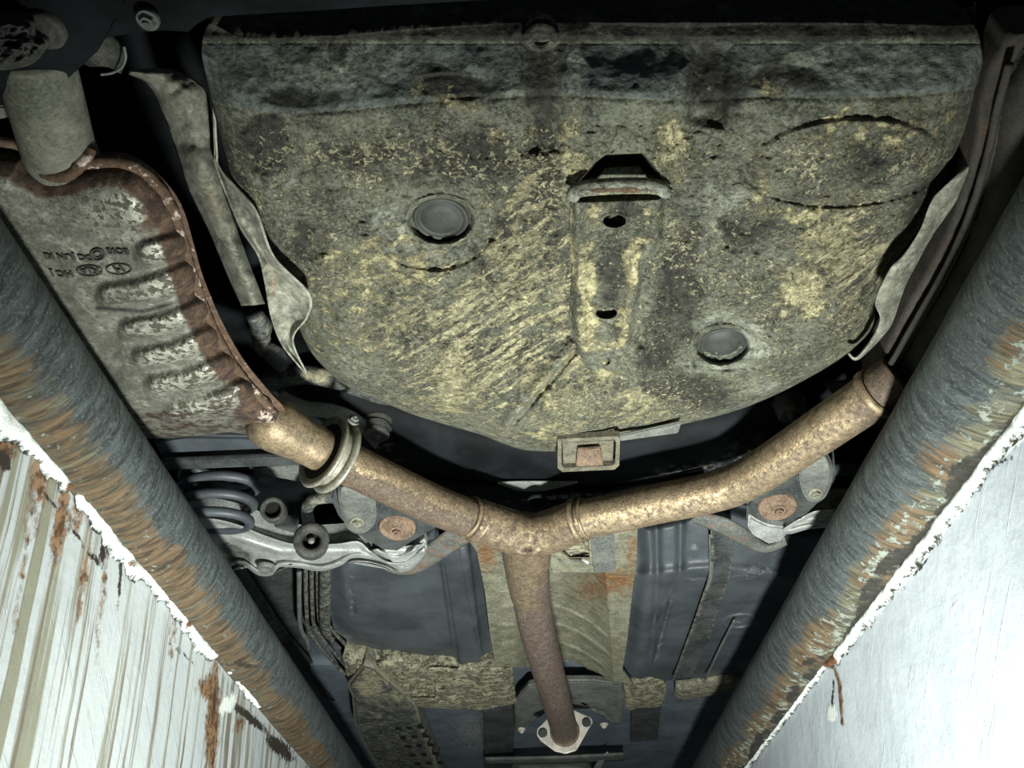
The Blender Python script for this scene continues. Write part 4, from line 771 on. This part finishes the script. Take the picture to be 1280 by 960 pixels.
# tow hook bracket
th = thing('tow_bracket', 'small square brown-grey bracket with rusty tab below the wheel tub', 'bracket', P(735, 568, .17))
def frame(name, o, i, Z, th_, mat, parent):
    bm = bmesh.new(); n = len(o); A = [bm.verts.new(P(x, y, Z)) for x, y in o]; B = [bm.verts.new(P(x, y, Z)) for x, y in i]
    A2 = [bm.verts.new(P(x, y, Z) + Vector((0, 0, th_))) for x, y in o]; B2 = [bm.verts.new(P(x, y, Z) + Vector((0, 0, th_))) for x, y in i]
    for k in range(n):
        l = (k + 1) % n
        bm.faces.new((A[k], A[l], B[l], B[k])); bm.faces.new((A[k], A2[k], A2[l], A[l])); bm.faces.new((B[k], B[l], B2[l], B2[k])); bm.faces.new((A2[k], B2[k], B2[l], A2[l]))
    bmesh.ops.recalc_face_normals(bm, faces=bm.faces); me = bpy.data.meshes.new(name); bm.to_mesh(me); bm.free(); return link(name, me, mat, parent, smooth=False)
frame('bracket_frame', [(697, 549), (773, 545), (775, 550), (774, 582), (768, 587), (703, 590), (697, 585)], [(702, 553), (768, 549), (770, 553), (769, 579), (765, 582), (705, 585), (702, 581)], .165, .008, 'bracketsteel', th)
prism('bracket_plate', [(703, 553), (767, 550), (766, 576), (753, 577), (751, 560), (723, 561), (722, 579), (704, 580)], .168, .008, 'bracketsteel', th, bevel=.001)
prism('bracket_tab', [(722, 562), (750, 560), (754, 582), (720, 584)], .160, .004, 'rust', th, bevel=.001)
prism('bracket_gap_dark', [(698, 551), (772, 547), (772, 584), (699, 587)], .180, .004, 'void', th, bevel=0)  # near-black sheet stands for the shaded gap behind the frame
prism('bracket_foot', [(770, 546), (852, 528), (848, 542), (776, 552)], .176, .004, 'grey', th)

# exhaust hanger by the tunnel
eh = thing('exhaust_hanger', 'grey rectangular hanger block with rod right of the Y joint', 'hanger', P(752, 690, .14))
prism('hanger_block', [(738, 668), (768, 664), (770, 715), (742, 717)], .128, .016, 'grey', eh, bevel=.002)
frame('hanger_frame', [(681, 683), (700, 676), (740, 668), (741, 705), (712, 708), (700, 698), (690, 688)], [(690, 684), (704, 680), (736, 674), (737, 700), (714, 701), (706, 694), (698, 689)], .140, .004, 'tunnel', eh)
prism('hanger_core', [(692, 684), (738, 676), (738, 697), (706, 697)], .150, .01, 'mud', eh)
lathe('rod_tip', P(736, 704, .128), P(730, 700, .135), [(0, .0002), (0, .0030), (.012, .0030)], 'silver', eh, seg=12)
tube('hanger_rod', tpx([(736, 704, .128), (720, 700, .14), (700, 700, .15)]), .0028, 'grey', eh, seg=10)

# ================================================================= FUEL TANK
ft = thing('fuel_tank', 'dark blue-grey plastic fuel tank in two halves beside the tunnel shield', 'fuel tank', P(690, 760, .18))
def tkl(x, y, d):
    z = .200 + .018 * (1 - ss(0, 24, d)) + .016 * ss(700, 670, y)
    z = z - .006 * quad_in(x, y, [(545, 665), (584, 665), (606, 840), (570, 840)], 5)
    z = z - .004 * quad_in(x, y, [(420, 700), (500, 690), (545, 800), (440, 780)], 14) + .004 * np.exp(-(polyd(x, y, [(437, 730), (442, 765)]) / 3) ** 2)
    return z + .0008 * (fbm(x / 12, y / 12, 4) - .5)
relief('tank_lobe', [(408, 700), (430, 690), (480, 680), (560, 664), (600, 660), (606, 720), (613, 780), (618, 829), (590, 833), (550, 829), (520, 834), (500, 828), (470, 820), (440, 805), (418, 788), (410, 760)], tkl, 'plastic', ft, nr=110, na=500, skirt=.06, smooth=False, label='left tank half',
       paint={'lite': lambda x, y, d: np.maximum(.50 * np.exp(-(d / 5) ** 2) * ss(740, 800, y), blobs(x, y, [(428, 800, 16, 14, 30, .5), (440, 745, 4, 30, 0, .4), (470, 700, 30, 20, 0, .25)]))})
def tkr(x, y, d):
    z = .195 + .016 * (1 - ss(0, 20, d))
    cr = 716 + 4 * np.sin(x / 30); z = z + .055 * np.clip((cr - y) / 80, 0, 1) ** 1.2 - .008 * np.exp(-((y - cr) / 9) ** 2)
    z = z + .007 * np.exp(-(polyd(x, y, [(820, 640), (822, 720), (812, 850)]) / 5) ** 2) + .006 * np.exp(-(polyd(x, y, [(851, 640), (850, 716), (820, 770)]) / 5) ** 2)
    z = z - .005 * np.exp(-(polyd(x, y, [(838, 755), (812, 845)]) / 3) ** 2) - .003 * np.exp(-((ell(x, y, 925, 777, 20, 8, -5) - 1) / .2) ** 2)
    return z + .0008 * (fbm(x / 12, y / 12, 4) - .5)
relief('tank_lobe', [(790, 650), (840, 640), (900, 620), (1000, 655), (1075, 650), (1060, 760), (1010, 830), (960, 842), (905, 845), (840, 850), (800, 853), (776, 846), (782, 800), (790, 745), (796, 700)], tkr, 'plastic', ft, nr=130, na=600, center=(890, 745), skirt=.06, smooth=False, label='right tank half',
       paint={'lite': [(940, 715, 26, 10, 0, .4), (800, 640, 30, 3, 0, .2), (868, 684, 8, 4, 0, .6), (808, 705, 18, 12, 0, .22), (870, 724, 20, 2, 0, .5), (930, 720, 24, 2, 0, .5), (925, 777, 20, 4, 0, .35), (826, 800, 3, 46, 14, .4)]})
tst = ribbon('tank_strap', [(888, 650, .205), (889, 690, .188), (887, 718, .184), (866, 780, .184), (840, 850, .186)], [(914, 650, .205), (917, 690, .188), (912, 718, .184), (890, 790, .184), (864, 848, .186)], 80, 9, 'darkgrey', ft, bulge=-.002, thick=.003, smooth=False, label='metal strap over the right half', paint={'lite': lambda x, y, t: .12 + .35 * np.exp(-((t - .0) / .14) ** 2) + .3 * np.exp(-((t - 1) / .1) ** 2)})
ribbon('strap_flange', [(886, 668, .20), (886, 716, .182), (880, 740, .183)], [(892, 668, .20), (891, 716, .182), (884, 740, .183)], 30, 4, 'grey', tst, thick=.003)
ribbon('tank_strap', [(549, 668, .196), (562, 750, .194), (574, 830, .194)], [(572, 668, .196), (586, 750, .194), (602, 830, .194)], 60, 7, 'plastic', ft, bulge=.001, thick=.002, smooth=False)
tube('strap_bar', tpx([(918, 775, .184), (900, 810, .184), (882, 848, .186)]), .0025, 'grey', ft, seg=8)

# ================================================================= brake lines, cover, front end
xs0 = 0
for k in range(4):
    o = tube('brake_line', tpx([(382 + k * 7.5, 700, .225), (383 + k * 7.5, 760, .225), (388 + k * 7.5, 790 - k * 3, .222), (412 + k * 7, 822 - k * 5, .215), (440 + k * 6, 852 - k * 5, .205), (465 + k * 6, 880 - k * 5, .20)]), .0042, 'darkgrey', None, seg=12, n=80, paint={'lite': lambda x, y, V: .42 + 0 * x})
    tagged(o, ['outermost of four parallel dark lines beside the left tank half', 'second from outside of four parallel dark lines by the tank', 'third from outside of four parallel dark lines by the tank', 'innermost of four parallel dark lines nearest the left tank half'][k], 'brake line', 'lines along the left tank half')
lc = thing('line_cover', 'mud-topped long dark cover with slotted grille at bottom left of the tank', 'cover', P(500, 900, .17))
relief('cover_shell', [(455, 830), (468, 834), (500, 862), (520, 882), (526, 905), (548, 960), (566, 1010), (500, 1010), (455, 930), (443, 905), (440, 870), (434, 856)], lambda x, y, d: .172 - .010 * ss(0, 6, d) + .005 * quad_in(x, y, [(470, 892), (522, 892), (560, 1000), (515, 1000)], 4), 'darkgrey', lc, nr=80, na=400, center=(492, 905), skirt=.05, smooth=False,
       paint={'mud': [(465, 856, 26, 26, 0, .62), (495, 870, 14, 14, 0, .5), (470, 890, 20, 20, 0, .3)], 'lite': lambda x, y, d: .36 + .4 * np.exp(-(d / 4) ** 2)})
for k in range(5):
    y = 910 + k * 11; x0 = 494 + k * 6
    for j in range(3): prism('grille_slot', [(x0 + j * 14, y - j * 1), (x0 + j * 14 + 7, y - j * 1), (x0 + j * 14 + 8, y + 3 - j), (x0 + j * 14 + 1, y + 3 - j)], .1655, .002, 'void', lc, bevel=0)
ch = tube('cable', tpx([(374, 715, .215), (375, 780, .213), (384, 801, .212), (386, 812, .22)]), .0045, 'grey', None, seg=12); tagged(ch, 'thin grey cable left of the four parallel dark lines', 'cable')
cp = ribbon('channel_strip', [(400, 700, .21), (400, 780, .21), (410, 800, .21)], [(414, 700, .21), (413, 785, .21), (420, 798, .21)], 30, 6, 'darkgrey', None, bulge=.004, thick=.003, paint={'lite': lambda x, y, t: .4 + 0 * x}); tagged(cp, 'narrow flat metal channel between the lines and left tank half', 'bracket')

tb = thing('tunnel_brace', 'grey arched brace plate around the front pipe above the bright flange', 'brace', P(710, 880, .2))
relief('brace_plate', [(660, 856), (700, 850), (744, 850), (778, 855), (782, 870), (776, 905), (768, 905), (758, 892), (745, 886), (720, 886), (690, 887), (668, 896), (652, 912), (644, 912), (642, 878), (650, 866)], lambda x, y, d: .190 - .006 * ss(0, 4, d) + .002 * ss(8, 12, d), 'grey', tb, nr=50, na=300, center=(712, 870), skirt=.012, smooth=False, paint={'rust': lambda x, y, d: .1 + 0 * x})
for x, y in [(652, 912), (755, 906)]: bolt(P(x, y, .184), DOWN, .0075, 'silver', tb)
ribbon('cross_bar', [(606, 946, .20), (700, 944, .19), (780, 940, .20)], [(606, 955, .20), (700, 954, .19), (780, 950, .20)], 40, 8, 'grey', tb, bulge=.008, thick=.003)
gb = thing('transmission_tail', 'rounded metal housing at the bottom centre beyond the flange', 'housing', P(690, 970, .2))
relief('housing', [(640, 960), (690, 954), (735, 958), (745, 990), (700, 1010), (650, 1005)], lambda x, y, d: .21 - .03 * ss(0, 20, d), 'grey', gb, nr=30, na=80, skirt=.05)
pr = P(760, 950, .19)
o = ribbon('bright_strip', [(752, 944, .19), (742, 960, .19), (738, 972, .19)], [(760, 940, .19), (752, 958, .19), (748, 972, .19)], 12, 4, 'alu', None, thick=.003); tagged(o, 'short bright metal strip right of the bottom centre crossbar', 'strip')
